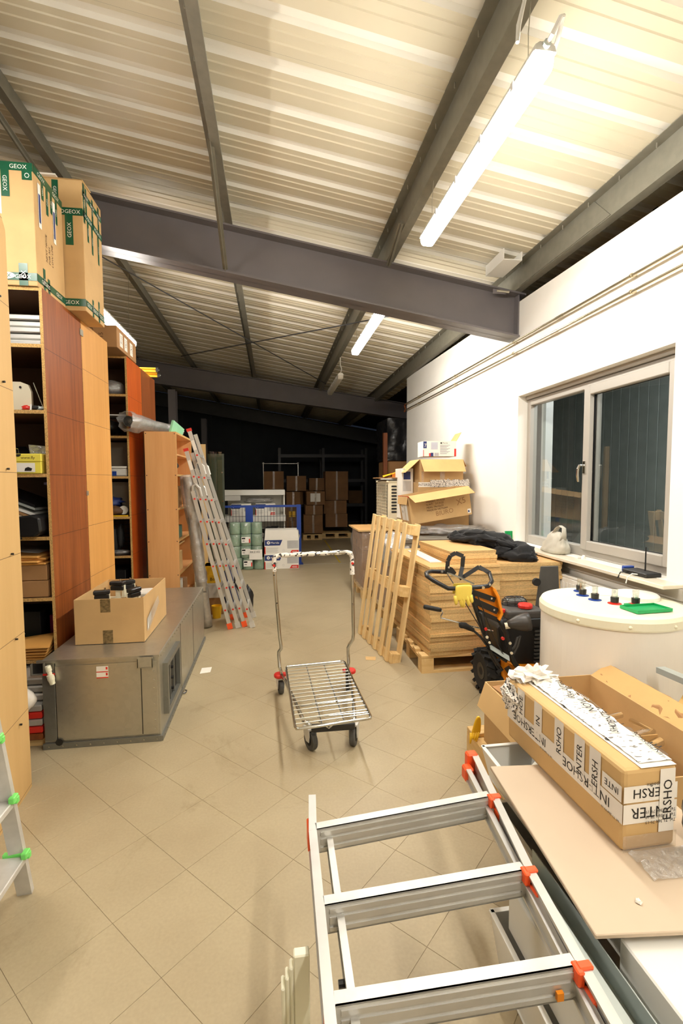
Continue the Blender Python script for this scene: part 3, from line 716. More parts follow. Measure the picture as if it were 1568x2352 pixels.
for u, l in ((0.1, 0.15), (0.16, 0.21), (0.22, 0.17), (0.29, 0.2)):
    a.tape('x+', u, h - l, u + 0.03, h - 0.05, GX, 'GEO', 1, True, flip=True)
for u, l in ((0.08, 0.14), (0.14, 0.1)):
    a.tape('x+', u, 0.0, u + 0.03, l, GX, 'EX', 1, True)
for u in (0.05, 0.25):
    a.decal('label_sticker', 'x+', u, h - 0.34, u + 0.035, h - 0.08, m_paper, 0.0024)
    a.decal('print', 'x+', u + 0.006, h - 0.31, u + 0.028, h - 0.14, m_navy, 0.003)
mb = MB()
for k, s_ in enumerate(('NEXT MOVE', 'FOR ALL', 'LOW LINE')):
    a.write(mb, 'x+', s_, 0.15 + k * 0.04, 0.2, 0.03, 0, 90)
part('lettering', mb, m_inkb, a.t, loc=True)
b = Box('carton', 'taller carton with green printed tape, standing at the shelf edge beside the beam end', (-1.8063, 3.6237, 2.723), (0.5575, 0.3679, 0.8641))
w, d, h = (b.w, b.d, b.h)
b.tape('y-', 0, h - 0.235, w, h - 0.185, GX, 'XOGEOX', 3)
b.tape('y-', w - 0.115, h - 0.43, w - 0.065, h - 0.235, GX, 'GEOX', 1, True)
b.tape('y-', w - 0.19, h - 0.15, w - 0.15, h - 0.01, GX, 'GEO', 1, True, flip=True)
b.tape('y-', 0, 0.03, w, 0.08, GX, 'GEOX', 3)
b.tape('y-', w - 0.2, 0.08, w - 0.15, 0.1, GX)
b.tape('x+', 0, h - 0.235, d, h - 0.19, GX, 'XOGEOX', 2)
b.tape('x+', 0, h - 0.1, d, h - 0.06, GX, 'GEOX', 3)
b.tape('x+', 0, 0.03, d, 0.075, GX, 'GEOX', 3)
for u, v0, v1 in ((0.01, h - 0.27, h - 0.01), (0.07, h - 0.37, h - 0.23), (0.15, h - 0.42, h - 0.235), (0.05, h - 0.2, h - 0.02), (0.17, h - 0.2, h - 0.03), (0.27, h - 0.44, h - 0.23), (0.29, h - 0.2, h - 0.02), (0.12, 0, 0.12), (0.24, 0, 0.15)):
    b.tape('x+', u, v0, u + 0.028, v1, GX, 'GEOX', 1, True)
part('flap', MB().slab((0, -0.001, h), (w, -0.001, h), (w, 0.015, h + 0.012), (0, 0.015, h + 0.02), (0, 0.16, 0.006)), m_cardp, b.t, loc=True)
part('torn_edge', MB().box(w - 0.28, w - 0.16, -0.012, 0.1, h + 0.013, h + 0.024), m_tapew, b.t, loc=True)
c = Box('carton', 'flat carton with white labels on top of the red shelving unit', (-1.9847, 4.6273, 2.7453), (0.6355, 0.6133, 0.1896), mat=m_cardd)
for u in (0.08, 0.22, 0.4):
    c.decal('label_sticker', 'x+', u, 0.03, u + 0.09, 0.15, m_paper)
    c.decal('print', 'x+', u + 0.02, 0.06, u + 0.07, 0.13, m_print, 0.002)
mb = MB()
c.write(mb, 'y-', 'LEPO', 0.44, 0.05, 0.05, 0, 90)
c.write(mb, 'y-', '015', 0.52, 0.05, 0.05, 0, 90)
part('lettering', mb, m_inkb, c.t, loc=True)
G2 = 'odds and ends on the brown shelving'
t = thing('aluminium_profiles', 'pack of pale metal profiles on the top shelf of the brown unit', 'profiles', (-1.784, 3.4565, 2.3862))
for k in range(5):
    part('profile', MB().box(-2.2969, -1.3938, 3.267 + 0.0089 * (k % 2), 3.6795, 2.3885 + k * 0.0379, 2.4208 + k * 0.0379), m_alu, t, bevel=0.006)
t = thing('access_panel', 'cream plastic plate with rounded corners leaning on a shelf', 'plate', (-1.6725, 3.345, 1.9904))
pr = [(-1.8509, 1.9927), (-1.4997, 1.9927), (-1.4997, 2.1187), (-1.5164, 2.1633), (-1.561, 2.18), (-1.8509, 2.18)]
part('plate', MB().prism([(x, 3.345, z) for x, z in pr], (0.0, 0.0223, 0.0)), m_grate, t)
for x, z in ((-1.6725, 2.0852), (-1.6446, 2.0852), (-1.6167, 2.0852), (-1.561, 2.1465), (-1.639, 2.0629)):
    part('hole', MB().cyl((x, 3.3439, z), (x, 3.3405, z), 0.007, n=10), m_black, t)
one('metal_rod', MB().cyl((-1.4941, 3.3673, 2.18), (-1.4216, 3.3339, 1.996), 0.004, n=8), m_chrome, 'thin metal rod leaning in the shelf beside the cream plate', 'rod')
one('white_strip', MB().prism([(-1.4885, 3.2893, 1.9927), (-1.4774, 3.2893, 1.9927), (-1.4774, 3.2948, 2.035), (-1.4863, 3.2948, 2.035)], (0.0, 0.0045, 0.0)), m_paper, 'small white upright strip on the shelf', 'strip')
for k, (x, mm, lb) in enumerate(((-1.516, m_red, 'red crumpled bit on the shelf by the cream plate'), (-1.46, m_rubberd, 'black lump on the shelf right of the cream plate'), (-1.438, m_bluegr, 'grey clump at the right end of the same shelf'))):
    one('scrap', MB().blob((x, 3.3227, 2.0094), 0.0335, 0.0279, 0.0178, 10, 6, 0.3, 3, k), mm, lb, 'scrap', smooth=True)
one('clear_tub', MB().prism([(-1.4885, 3.2893, 1.6503), (-1.3882, 3.2893, 1.6058), (-1.3882, 3.2893, 1.773), (-1.5052, 3.2893, 1.7841)], (0.0, 0.2453, 0.0)), m_filmh, 'translucent plastic tub in the dark shelf above the yellow shoebox', 'tub')
one('dark_bundle', MB().blob((-1.68, 3.46, 1.705), 0.17, 0.11, 0.075, 14, 8, 0.2, 2.5, 3), m_blackm, 'dark bundle at the back of the shelf above the yellow shoebox', 'bundle', smooth=True)
one('bent_wire', MB().tube([(-1.6279, 3.267, 1.7195), (-1.5498, 3.267, 1.7195), (-1.5554, 3.267, 1.7563), (-1.6279, 3.267, 1.7618)], 0.003, 5, closed=True), m_chrome, 'bent wire frame lying on the yellow shoebox', 'wire')
s = Box('shoe_box', 'bright yellow shoe box with a picture label on the brown unit', (-1.6446, 3.2168, 1.6024), (0.2397, 0.3345, 0.1171), mat=m_shoe, wall=0.003)
part('lid', MB().box(-.003,.243,-.004,.338,.0735,.1205), m_shoe, s.t, loc=True, bevel=.003)
s.decal('label_sticker','y-',.095,.009,.206,.065,m_paper,.002)
mb = MB(); s.write(mb,'y-','www.fly',.128,.089,.0245,0,0,.0055); part('lettering',mb,m_inkb,s.t,loc=True)
mb = MB(); mb.add([s.at('y-',.1115+.019*math.cos(q),.1185-.0165*math.sin(q),.0052)[0] for q in [math.pi*i/10 for i in range(11)]],[tuple(range(11))]); part('thumb_hole',mb,m_ink,s.t,loc=True)
mb = MB(); mb.add([s.at('y-',a_,b_,.003)[0] for a_,b_ in ((.033,.013),(.084,.013),(.095,.027),(.069,.038),(.05,.05),(.045,.065),(.038,.05),(.036,.033))],[tuple(range(8))]); mb.add([s.at('y-',a_,b_,.0034)[0] for a_,b_ in ((.145,.016),(.184,.016),(.19,.031),(.167,.04),(.15,.033))],[tuple(range(5))]); part('shoe_picture',mb,m_ink,s.t,loc=True)
t = thing('leaning_boards', 'stack of white and brown boards leaning at a slant in the brown unit', 'boards', (-1.6167, 3.4007, 1.2155))
for k, (o, mm) in enumerate(((0, m_white), (0.022, m_beige), (0.042, m_cardd), (0.062, m_white), (0.1, m_bluegr), (0.12, m_blackm))):
    part('board', MB().slab((-1.7394, 3.267 + 0.0045 * k, 1.3772 + o), (-1.4829, 3.267 + 0.0045 * k, 1.2712 + o * 1.0035), (-1.4829, 3.6237, 1.2712 + o * 1.0035), (-1.7394, 3.6237, 1.3772 + o), (0.0, 0.0, 0.0145)), mm, t)
t = thing('tool_case', 'dark moulded case jutting out of the brown shelving', 'case', (-1.4829, 3.2893, 1.2122))
pr = [(-1.5721, 1.2144), (-1.4384, 1.2144), (-1.3993, 1.249), (-1.4071, 1.3326), (-1.4495, 1.3515), (-1.5331, 1.3404), (-1.5721, 1.3047)]
part('body', MB().prism([(x, 3.1666, z) for x, z in pr], (0.0, 0.3345, 0.0)), m_blackm, t, bevel=0.012, seg=2)
part('foot', MB().cyl((-1.5276, 3.1889, 1.2144), (-1.5276, 3.1889, 1.1999), 0.008, n=8), m_black, t)
one('blue_sheet', MB().slab((-1.4495, 3.345, 1.5333), (-1.3882, 3.345, 1.5221), (-1.3882, 3.568, 1.5221), (-1.4718, 3.568, 1.5444), (0.0, 0.0, 0.0134)), M('lilac_sheet', (150, 150, 196), 0.6), 'lilac sheet corner high in the dark shelf', 'sheet')
t = thing('flat_carton', 'upper of two long flat brown cartons in the brown unit', 'box', (-1.6725, 3.2335, 0.9367))
part('body', MB().box(-1.8063, -1.4071, 3.2335, 3.6237, 0.9345, 1.0315), m_cardd, t, bevel=0.004)
t = thing('flat_carton', 'lower of two long flat brown cartons in the brown unit', 'box', (-1.6725, 3.2335, 0.8275))
part('body', MB().box(-1.8063, -1.4027, 3.2335, 3.646, 0.8275, 0.9323), m_cardd, t, bevel=0.004)
for k in range(4):
    rz = (0.02, -0.12, 0.1, -0.06)[k]
    Mx = MX.Translation((-1.625 + 0.015 * k, 3.40, 1.033 + k * 0.0145)) @ MX.Rotation(rz, 4, 'Z')
    one('padded_envelope', MB().box(-0.2119, 0.2119 - 0.0223 * k, -0.1784, 0.1672, 0, .0134).xf(Mx), m_kraft, 'brown padded envelope in the pile under the clear packet, %s' % ('lowest', 'second', 'third', 'topmost')[k] + ' one', 'envelope', 'padded envelopes in the brown unit', bevel=0.005)
one('clear_packet', MB().grid(lambda u, v: V((-1.784 + 0.3345 * u, 3.2335 + 0.3345 * v, 1.104 + 0.0201 * NZ.noise(V((u * 4.46, v * 4.46, 0.9367))) + 0.0134 * math.sin(3 * u))), 10, 8), m_filmh, 'clear plastic packet lying over the padded envelopes', 'packet', smooth=True)
s = Box('gift_box', 'magenta box with a pale label, deep in the low shelf', (-1.4997, 3.4565, 0.432), (0.1003, 0.223, 0.223), mat=m_magenta)
s.decal('label_sticker', 'y-', 0.025, 0.05, 0.07, 0.085, m_paper)
s = Box('dark_carton', 'black box with rows of slanted white lettering in the low shelf', (-1.7394, 3.3896, 0.432), (0.2119, 0.223, 0.2676), mat=m_black)
mb = MB()
for k in range(2):
    s.write(mb, 'y-', 'IIIIIIIIII', 0.04 + k * 0.02, 0.03, 0.045, 0, 58)
part('lettering', mb, m_paper, s.t, loc=True)
one('green_tray', MB().box(-1.6725, -1.3993, 3.3339, 3.4453, 0.432, 0.53), m_greenp, 'green plastic tray behind the envelopes in the low shelf', 'tray', bevel=0.006)
for k in range(5):
    z = 0.4325 + 0.018 * k + 0.004 * (k > 2)
    one('kraft_envelope', MB().slab((-1.784, 3.2335 - 0.0089 * k, z), (-1.4384 + 0.0134 * k, 3.2112 - 0.0112 * k, z + 0.0022 * k), (-1.4105, 3.3283, z + 0.0134 * k), (-1.7617, 3.3283, z + 0.0089), (0.0, 0.0, 0.0123)), m_kraft, 'large kraft envelope spilling from the low shelf, number %s from the bottom' % ('one', 'two', 'three', 'four', 'five')[k], 'envelope', 'kraft envelopes in the low shelf', bevel=0.004)
# under the shelf: folded metal profiles, taped roll
t = thing('profile_bundle', 'bundle of red and silver metal profiles on the floor behind the duct unit', 'profiles', (-1.5,3.1,0))
part('bearer', MB().box(-1.70,-1.345,2.98,3.06,.0,.045), m_pinex, t); part('bearer', MB().box(-1.70,-1.345,3.5,3.58,0,.045), m_pinex, t)
for k in range(5):
    part('profile', MB().box(-1.70,-1.345,2.95,3.62,.046+k*.043,.084+k*.043), (m_brown2,m_red,m_alu,m_red,m_alu)[k], t, bevel=.006)
t = thing('rail_bundle', 'pale metal rails stacked above the red profiles behind the duct unit', 'rails', (-1.5,3.1,.262))
for k in range(3): part('rail', MB().box(-1.70,-1.345,3.0+.01*k,3.7,.262+k*.044,.302+k*.044), m_alu, t, bevel=.008)
t = thing('taped_roll', 'bundle wrapped in white printed tape beside the shelving foot', 'bundle', (-1.405,2.90,.25))
part('wrap', MB().blob((-1.42,2.90,.315),.07,.05,.066,18,12,.1,4,5), m_tapew, t, smooth=True)
mb = MB(); mb.text('SHOE',(-1.435,2.842,.36),(.35,0,-.94),(.94,0,.35),.05); mb.text('SHOE',(-1.40,2.842,.33),(.3,0,.9),(-.9,0,.3),.03); part('lettering',mb,m_ink,t)
one('bubble_bag', MB().blob((-1.546, 5.0732, 2.4587), 0.13, 0.1115, 0.0691, 18, 10, 0.1, 3, 2, ex=0.7), m_filmh, 'puffy clear plastic bag in the red unit, upper shelf', 'bag', smooth=True)
one('black_sack', MB().blob((-1.599, 5.0844, 2.0852), 0.125, 0.1226, 0.072, 16, 10, 0.2, 2.5, 4), m_black, 'black sack in the red unit behind the film roll', 'sack', smooth=True)
one('flat_sleeve', MB().box(-1.6948, -1.3938, 4.984, 5.2851, 2.1878, 2.1989), m_whiteg, 'pale sleeve on top of the black sack in the red unit', 'sleeve')
s = Box('back_board', 'grey upright board at the back of the red unit', (-1.9512, 5.2405, 1.6058), (0.5464, 0.0112, 0.3457), mat=M('grey_board', (150, 140, 122), 0.7))
t = thing('storage_tub', 'white lidded tub with a blue label in the red unit', 'tub', (-1.5052, 5.0175, 1.6024))
part('body', MB().box(-1.6725, -1.396, 4.9618, 5.2405, 1.6024, 1.6782), m_whiteg, t, bevel=0.01)
part('lid', MB().box(-1.6781, -1.3938, 4.9562, 5.2461, 1.6793, 1.6994), m_white, t, bevel=0.004)
part('label_sticker', MB().box(-1.5298, -1.4919, 4.9573, 4.9606, 1.608, 1.6503), m_blue, t)
s = Box('back_board', 'tall grey board standing in the red unit under the white tub', (-1.9512, 5.1513, 1.2122), (0.5129, 0.0134, 0.3345), mat=M('grey_board_b', (140, 130, 112), 0.7))
one('white_post', MB().box(-1.4305, -1.4183, 5.129, 5.1513, 1.2122, 1.5612), m_white, 'thin white strip beside the grey board in the red unit', 'strip')
one('blue_clothes', MB().blob((-1.611, 5.0621, 1.3493), 0.13, 0.1003, 0.0613, 16, 10, 0.25, 3, 6), m_navy, 'dark blue bundle of cloth in the red unit', 'cloth', smooth=True)
one('brown_pouch', MB().blob((-1.5443, 5.0064, 1.2657), 0.0892, 0.0558, 0.0468, 14, 8, 0.2, 3, 7), m_shin, 'dark brown pouch under the blue cloth', 'pouch', smooth=True)
one('tape_reel', MB().lathe((-1.4495, 5.0064, 1.2712), [(0.028, -0.012), (0.042, -0.012), (0.042, 0.012), (0.028, 0.012)], 20, mat=MX.Rotation(math.pi / 2, 4, 'X')), m_white, 'white tape reel standing beside the brown pouch', 'reel')
one('yellow_strip', MB().box(-1.6725, -1.3938, 4.945, 4.9618, 1.211, 1.2233), m_yellow, 'yellow strip along the shelf edge in the red unit', 'strip')
t = thing('wire_grid', 'black wire grid standing in the red unit', 'grid', (-1.561, 5.1513, 0.8253))
mb = MB()
for k in range(9):
    mb.cyl((-1.7394 + 0.0401 * k, 5.1513, 0.8308), (-1.7394 + 0.0401 * k, 5.1513, 1.1765), 0.0025, n=5)
for k in range(8):
    mb.cyl((-1.7617, 5.1491, 0.8587 + 0.0424 * k), (-1.4071, 5.1491, 0.8587 + 0.0424 * k), 0.0025, n=5)
part('wires', mb, m_blackm, t)
one('dark_gloves', MB().blob((-1.5721, 5.0398, 0.9702), 0.0558, 0.0446, 0.1338, 14, 12, 0.2, 4, 8).blob((-1.4997, 5.0398, 1.0036), 0.0335, 0.039, 0.1115, 12, 10, 0.25, 4, 9), m_rubberd, 'dark garment hanging in front of the wire grid', 'cloth', smooth=True)
one('plastic_pouch', MB().blob((-1.5164, 5.0175, 0.8531), 0.1226, 0.0558, 0.0245, 14, 8, 0.2, 3, 3), m_filmh, 'clear pouch on the shelf below the wire grid', 'pouch', smooth=True)
s = Box('dark_crate', 'dark crate at the bottom of the red unit', (-1.784, 4.9952, .4315), (0.3345, 0.3345, 0.2453), mat=m_blackm)
# ------------------------------------------------------------------ things in the low peach unit (open to the aisle)
s = Box('small_white_box', 'small white box on the upper shelf of the peach unit', (-1.13,5.06,1.83), (.09,.1,.09), mat=m_paper)
one('cup', MB().lathe((-1.03,5.10,1.83),[(.028,0),(.033,.01),(.036,.07),(.033,.07),(.03,.01)],14), m_white, 'white cup on the upper shelf of the peach unit', 'cup')
t = thing('shelf_board', 'extra narrow shelf fixed high in the peach unit', 'shelf', (-1.08,5.4,1.81)); part('board', MB().box(-1.224,-.95,5.02,5.9,1.812,1.828), m_peach, t)
one('drill', MB().cyl((-1.05,5.2,1.70),(-.96,5.12,1.71),.028,n=12).box(-1.07,-1.03,5.17,5.23,1.622,1.70), m_black, 'black power tool on the second shelf of the peach unit', 'tool')
for k,(y,z,mm,lb) in enumerate(((5.15,1.282,m_cardd,'brown carton on the third shelf of the peach unit'),(5.12,.962,m_green,'dark green bin on the fourth shelf of the peach unit'),(5.10,.622,m_cardp,'pale carton on the fifth shelf of the peach unit'),(5.08,.322,m_whiteg,'white carton on the lowest shelf of the peach unit'),(5.35,.322,m_cardd,'brown carton beside the white one on the lowest shelf'))):
    s = Box('carton', lb, (-1.18,y,z), (.22,.22,(.22,.13,.2,.2,.16)[k]), mat=mm)
one('loose_board', MB().slab((-1.20,5.15,.84),(-.95,5.06,.90),(-.95,5.4,.90),(-1.20,5.5,.84),(0,0,.014)), m_cardp, 'tilted pale board in the peach unit', 'board')
s = Box('white_carton', 'flat white carton on the floor at the foot of the peach unit', (-1.0,4.86,0), (.12,.12,.30), mat=m_whiteg)

# ------------------------------------------------------------------ big galvanised duct unit
def duct_unit():
    x0,x1,y0,y1,h = -1.33,-.68,2.935,4.80,.525
    t = thing('duct_unit', 'long galvanised sheet metal air handling box on the floor in front of the shelving', 'duct unit', (x0,y0,0))
    part('casing', MB().box(x0,x1,y0,y1,.0,h), m_galv, t, bevel=.004)
    part('front_panel', MB().box(x0+.075,x1-.012,y0-.006,y0,.045,h-.035), m_galv, t, bevel=.002)
    part('front_panel', MB().box(x0+.005,x0+.071,y0-.005,y0,.05,h-.06), m_galvd, t, bevel=.002)
    part('seam', MB().box(x0+.0705,x0+.0755,y0-.0015,y0,.03,h-.02).box(x1-.105,x1-.1,y0-.0075,y0-.005,.05,h-.06), m_black, t)
    part('base_rail', MB().box(x0-.004,x1+.004,y0-.014,y0-.004,.0,.035).box(x1,x1+.012,y0-.01,y1,.0,.03), m_galvd, t)
    part('top_lip', MB().box(x0-.02,x1+.004,y0-.012,y0,h-.012,h+.003), m_galv, t)
    # open pocket with the drain fitting
    part('hanger_bracket', MB().box(x0-.045,x0+.07,y0-.030,y0-.006,h-.075,h-.071).box(x0-.045,x0-.041,y0-.03,y0-.006,h-.075,h-.01).box(x0+.022,x0+.026,y0-.03,y0-.006,h-.075,h-.01).box(x0-.041,x0+.022,y0-.009,y0-.006,h-.071,h-.012,1), [m_galv,m_black], t)
    part('hanger_bracket', MB().box(x1-.115,x1-.03,y0-.036,y0-.032,h-.062,h).box(x1-.115,x1-.03,y0-.036,y0-.006,h-.064,h-.060).box(x1-.115,x1-.111,y0-.036,y0-.006,h-.062,h-.01).box(x1-.034,x1-.03,y0-.036,y0-.006,h-.062,h-.01), m_galv, t)
    cc = (x0+.052,y0-.035,h-.03)
    Mx = MX.Rotation(math.radians(168),4,'Y')
    part('drain_fitting', MB().lathe(cc,[(.014,-.01),(.016,.0),(.016,.022),(.012,.024),(.012,.042),(.019,.044),(.019,.07),(.015,.085),(.014,.10),(.008,.101)],14,mat=Mx), m_cream, t, smooth=False)
    part('red_tape', MB().box(x0+.022,x0+.085,y0-.034,y0-.03,h-.077,h-.066), m_red, t)
    # warning label
    part('warning_label', MB().box(x0+.30,x0+.365,y0-.0078,y0-.0066,h-.12,h-.05), m_paper, t)
    part('label_stripe', MB().box(x0+.30,x0+.365,y0-.0086,y0-.0079,h-.085,h-.080).box(x0+.30,x0+.365,y0-.0086,y0-.0079,h-.12,h-.114).box(x0+.352,x0+.362,y0-.0086,y0-.0079,h-.07,h-.055).box(x0+.352,x0+.362,y0-.0086,y0-.0079,h-.105,h-.09), m_red, t)
    # side face: opening with frame, seams, rivets
    part('outlet_frame', MB().box(x1,x1+.03,3.02,3.05,.12,.44).box(x1,x1+.03,3.40,3.43,.12,.44).box(x1,x1+.03,3.05,3.40,.12,.15).box(x1,x1+.03,3.05,3.40,.41,.44), m_galvd, t)
    part('outlet_opening', MB().box(x1+.001,x1+.004,3.05,3.40,.15,.41), m_black, t)
    part('outlet_vane', MB().box(x1+.004,x1+.014,3.16,3.175,.15,.41).box(x1+.004,x1+.014,3.28,3.295,.15,.41), m_galvd, t)
    for z in (.20,.27,.34): part('knob', MB().cyl((x1+.006,3.22,z),(x1+.022,3.22,z),.010,n=10), m_rubberd, t)
    part('seam', MB().box(x1-.001,x1+.0015,3.60,3.604,.03,h-.01).box(x1-.001,x1+.0015,4.15,4.154,.03,h-.01), m_black, t)
    rv = MB()
    for k in range(26): rv.cyl((x1,y0+.04+k*.07,h-.02),(x1+.004,y0+.04+k*.07,h-.02),.005,n=6)
    for k in range(24): rv.cyl((x1+.012,y0+.04+k*.076,.018),(x1+.016,y0+.04+k*.076,.018),.004,n=6)
    for k in range(9): rv.cyl((x0+.03+k*.075,y0-.014,.018),(x0+.03+k*.075,y0-.017,.018),.004,n=6)
    for k in range(8): rv.cyl((x1-.03,y0-.0065,.08+k*.05),(x1-.03,y0-.010,.08+k*.05),.004,n=6)
    part('rivets', rv, m_chrome, t, kind='stuff')
    part('punch_hole', MB().cyl((x0+.085,y0-.0148,.04),(x0+.085,y0-.012,.04),.02,n=14), m_black, t)
    part('lug', MB().tube([(x1+.02,3.55,.012),(x1+.035,3.57,.012),(x1+.035,3.60,.012),(x1+.02,3.61,.012)],.004,6), m_blackm, t)
    part('end_bracket', MB().box(x1-.02,x1+.03,y1,y1+.05,h-.06,h-.056).box(x1+.026,x1+.03,y1,y1+.05,h-.06,h-.01), m_galvd, t)
    return t
duct_unit()
# carton of brackets on the duct unit
k = Box('open_carton', 'open brown carton full of black clamps on the duct unit', (-1.236,3.18,.5285), (.415,.64,.285), rz=.0, opened=[])
m_smudge = M('smudged_tape',(120,100,66),.3,var=.5,scale=60)
k.decal('tape','y-',.155,.20,.215,.285,m_smudge,.0013); k.decal('tape','y-',.165,.0,.225,.085,m_smudge,.0013)
part('pouch', MB().add([k.at('x+',a_,b_,c_)[0] for a_,b_,c_ in ((.06,.13,.003),(.26,.24,.03),(.27,.19,.035),(.10,.04,.003))],[(0,1,2,3)]), m_filmh, k.t, loc=True)
part('document', MB().add([k.at('x+',a_,b_,.004)[0] for a_,b_ in ((.06,.05),(.17,.10),(.17,.16),(.07,.13))],[(0,1,2,3)]), m_paper, k.t, loc=True)
mb = MB(); k.write(mb,'y+','3EF',0,0,.001); 
mb = MB(); mb.text('302/252',(-1.236+.20,3.18+.633,.5285+.19),(1,0,0),(0,0,1),.028); mb.text('SORTER',(-1.236+.18,3.18+.633,.5285+.155),(1,0,0),(0,0,1),.028); part('lettering',mb,m_ink,k.t)
def clamp(x,y,z,rz,lab):
    t = thing('pipe_clamp', lab, 'clamp', (x,y,z), rz, group='black clamps in the carton')
    part('jaw', MB().box(-.045,.045,-.02,.02,.0,.03), m_black, t, loc=True, bevel=.004)
    part('jaw', MB().box(-.05,.05,-.024,.024,.034,.062), m_black, t, loc=True, bevel=.006)
    part('foot', MB().box(-.012,.012,-.012,.012,-.06,.0).box(.03,.05,-.01,.01,-.05,.034), m_cream, t, loc=True)
    part('bolt', MB().cyl((.02,0,.062),(.02,0,.078),.006,n=8), m_chrome, t, loc=True)
    return t
for (x,y,z,rz,lb) in ((-1.13,3.36,.77,.25,'black clamp at the front left in the open carton'),(-1.07,3.50,.80,-.15,'black clamp standing highest at the back of the open carton'),(-1.03,3.58,.79,.5,'black clamp half hidden behind the highest one'),(-.95,3.45,.76,1.1,'black clamp upright near the right side of the open carton')): clamp(x,y,z,rz,lb)
t = thing('packing_filler', 'cream plastic brackets filling the open carton', 'brackets', (-1.05,3.45,.54))
for q in range(12):
    x,y = -1.20+.34*random.random(), 3.24+.50*random.random(); part('bracket', MB().box(x,x+.05,y,y+.03,.54,.70+.04*random.random()).box(x,x+.02,y,y+.12,.66,.68), m_cream, t)
one('cable_ring', MB().lathe((-.91,3.62,.735),[(.055,0),(.075,0),(.08,.02),(.075,.03),(.055,.03)],20), m_white, 'white ring lying in the open carton at the right', 'ring')
one('paper_scrap', MB().slab((-.60,3.93,.001),(-.52,3.95,.001),(-.52,4.06,.001),(-.60,4.05,.001),(0,0,.001)), m_paper, 'white paper scrap on the floor beside the duct unit', 'paper')

# ------------------------------------------------------------------ leaning wrapped tube
def wrapped_tube():
    a, b = V((-.705,5.20,.0)), V((-.870,5.20,1.66)); d = (b-a).normalized()
    t = thing('wrapped_tube', 'long silver insulation roll in clear film leaning on the peach unit', 'roll', a)
    u = d.cross(V((0,1,0))).normalized(); w = u.cross(d)
    def ring(c,r,am,sd): return [c+(u*math.cos(q)+w*math.sin(q))*r*(1+am*NZ.noise(V((math.cos(q)*2,math.sin(q)*2,sd)))) for q in [2*math.pi*i/18 for i in range(18)]]
    part('roll', MB().loft([ring(a+d*(L*.1)+V((0,0,.012 if L==0 else 0)),.056,.02,1) for L in range(17)]), M('silver_foil_roll',(176,170,158),.35,metal=.6,var=.12,scale=24), t, smooth=True)
    part('film', MB().loft([ring(a+d*(.5+L*.075),.064+.012*(L>10),.5 if L>8 else .2,L*1.7) for L in range(16)],caps=False), m_filmh, t, smooth=True)
wrapped_tube()
# ------------------------------------------------------------------ folded multi-section ladder
def multi_ladder():
    t = thing('folding_ladder', 'tall folded multi-section aluminium ladder leaning by the wrapped tube', 'ladder', (-.34,5.1,0))
    secs = [((-.462,.0),(-.805,1.45),5.10,5.46,True),((-.382,.0),(-.862,1.86),5.13,5.49,False),((-.316,.0),(-.772,1.68),5.16,5.52,True),((-.232,.0),(-.825,2.06),5.12,5.50,False)]
    for i,((xa,za),(xb,zb),ya,yb,curl) in enumerate(secs):
        a,b = V((xa,0,za+.03)),V((xb,0,zb)); d=(b-a).normalized()
        for y in (ya,yb):
            mb = MB().bar(a+V((0,y,0)),b+V((0,y,0)),.018,.038,up=(1,0,0))
            if curl: mb.tube([b+V((0,y,0)),b+d*.05+V((.012,y,0)),b+d*.07+V((.045,y,0)),b+d*.03+V((.075,y,0)),b-d*.06+V((.072,y,0))],.015,7)
            part('rail', mb, m_alu, t)
            part('foot', MB().bar(a-d*.028+V((0,y,0)),a+d*.035+V((0,y,0)),.024,.052,up=(1,0,0)), m_oran if i in (0,2) else m_alus, t)
        L=(b-a).length; n=int(L/.24)
        for k in range(1,n+1):
            c=a+d*(k*.24-.06)
            part('rung', MB().bar(c+V((0,ya,0)),c+V((0,yb,0)),.026,.026,up=(1,0,0)), m_alu, t)
            part('rung_plug', MB().cyl(c+V((0,ya-.010,0)),c+V((0,ya-.016,0)),.010,n=8), m_red, t)
        if i in (1,3): part('end_cap', MB().bar(b+V((0,ya,0))-d*.005,b+V((0,ya,0))+d*.025,.022,.05,up=(1,0,0)), m_red, t)
        if i in (1,3): part('label_sticker', MB().bar(b-d*.20+V((0,ya-.0095,0)),b-d*.10+V((0,ya-.0095,0)),.001,.03,up=(1,0,0)), m_tapew, t)
    part('strap', MB().tube([(-.40,5.3,.62),(-.42,5.28,.45),(-.30,5.3,.25),(-.28,5.32,.12)],.012,6), m_black, t)
multi_ladder()
t = thing('garden_sprayer', 'dark garden hose reel standing behind the ladder', 'reel', (-.60,5.75,0))
part('body', MB().blob((-.50,5.8,.30),.10,.08,.28,14,12,.15,3,1), m_navy, t, smooth=True)
s = Box('yellow_crate', 'yellow plastic crate stacked behind the ladder', (-.80,5.70,.37), (.22,.25,.20), mat=m_yellow); part('rim', MB().box(-.006,.226,-.006,.256,.185,.20).box(-.004,.224,-.004,.254,.085,.10), m_yellow, s.t, loc=True)
mb = MB(); s.write(mb,'y-','Box',.07,.03,.05); part('lettering',mb,m_ink,s.t,loc=True)
s = Box('white_carton', 'white carton under the yellow crate behind the ladder', (-.82,5.68,.20), (.25,.28,.168), mat=m_whiteg)
s = Box('brown_carton', 'small brown carton on the floor under the white carton behind the ladder', (-.80,5.70,0.0), (.21,.25,.198), mat=m_cardd)
t = thing('yellow_bucket', 'yellow bucket on the floor behind the ladder', 'bucket', (-.66,5.55,0)); part('pail', MB().lathe((-.645,5.56,.001),[(.045,0),(.058,.14),(.054,.14),(.042,.006)],18), m_yellow, t)
t = thing('dark_bag','dark bag on the floor behind the ladder rails','bag',(-.42,5.75,0)); part('body', MB().blob((-.30,5.72,.16),.07,.06,.15,12,10,.2,3,2), m_black, t, smooth=True)

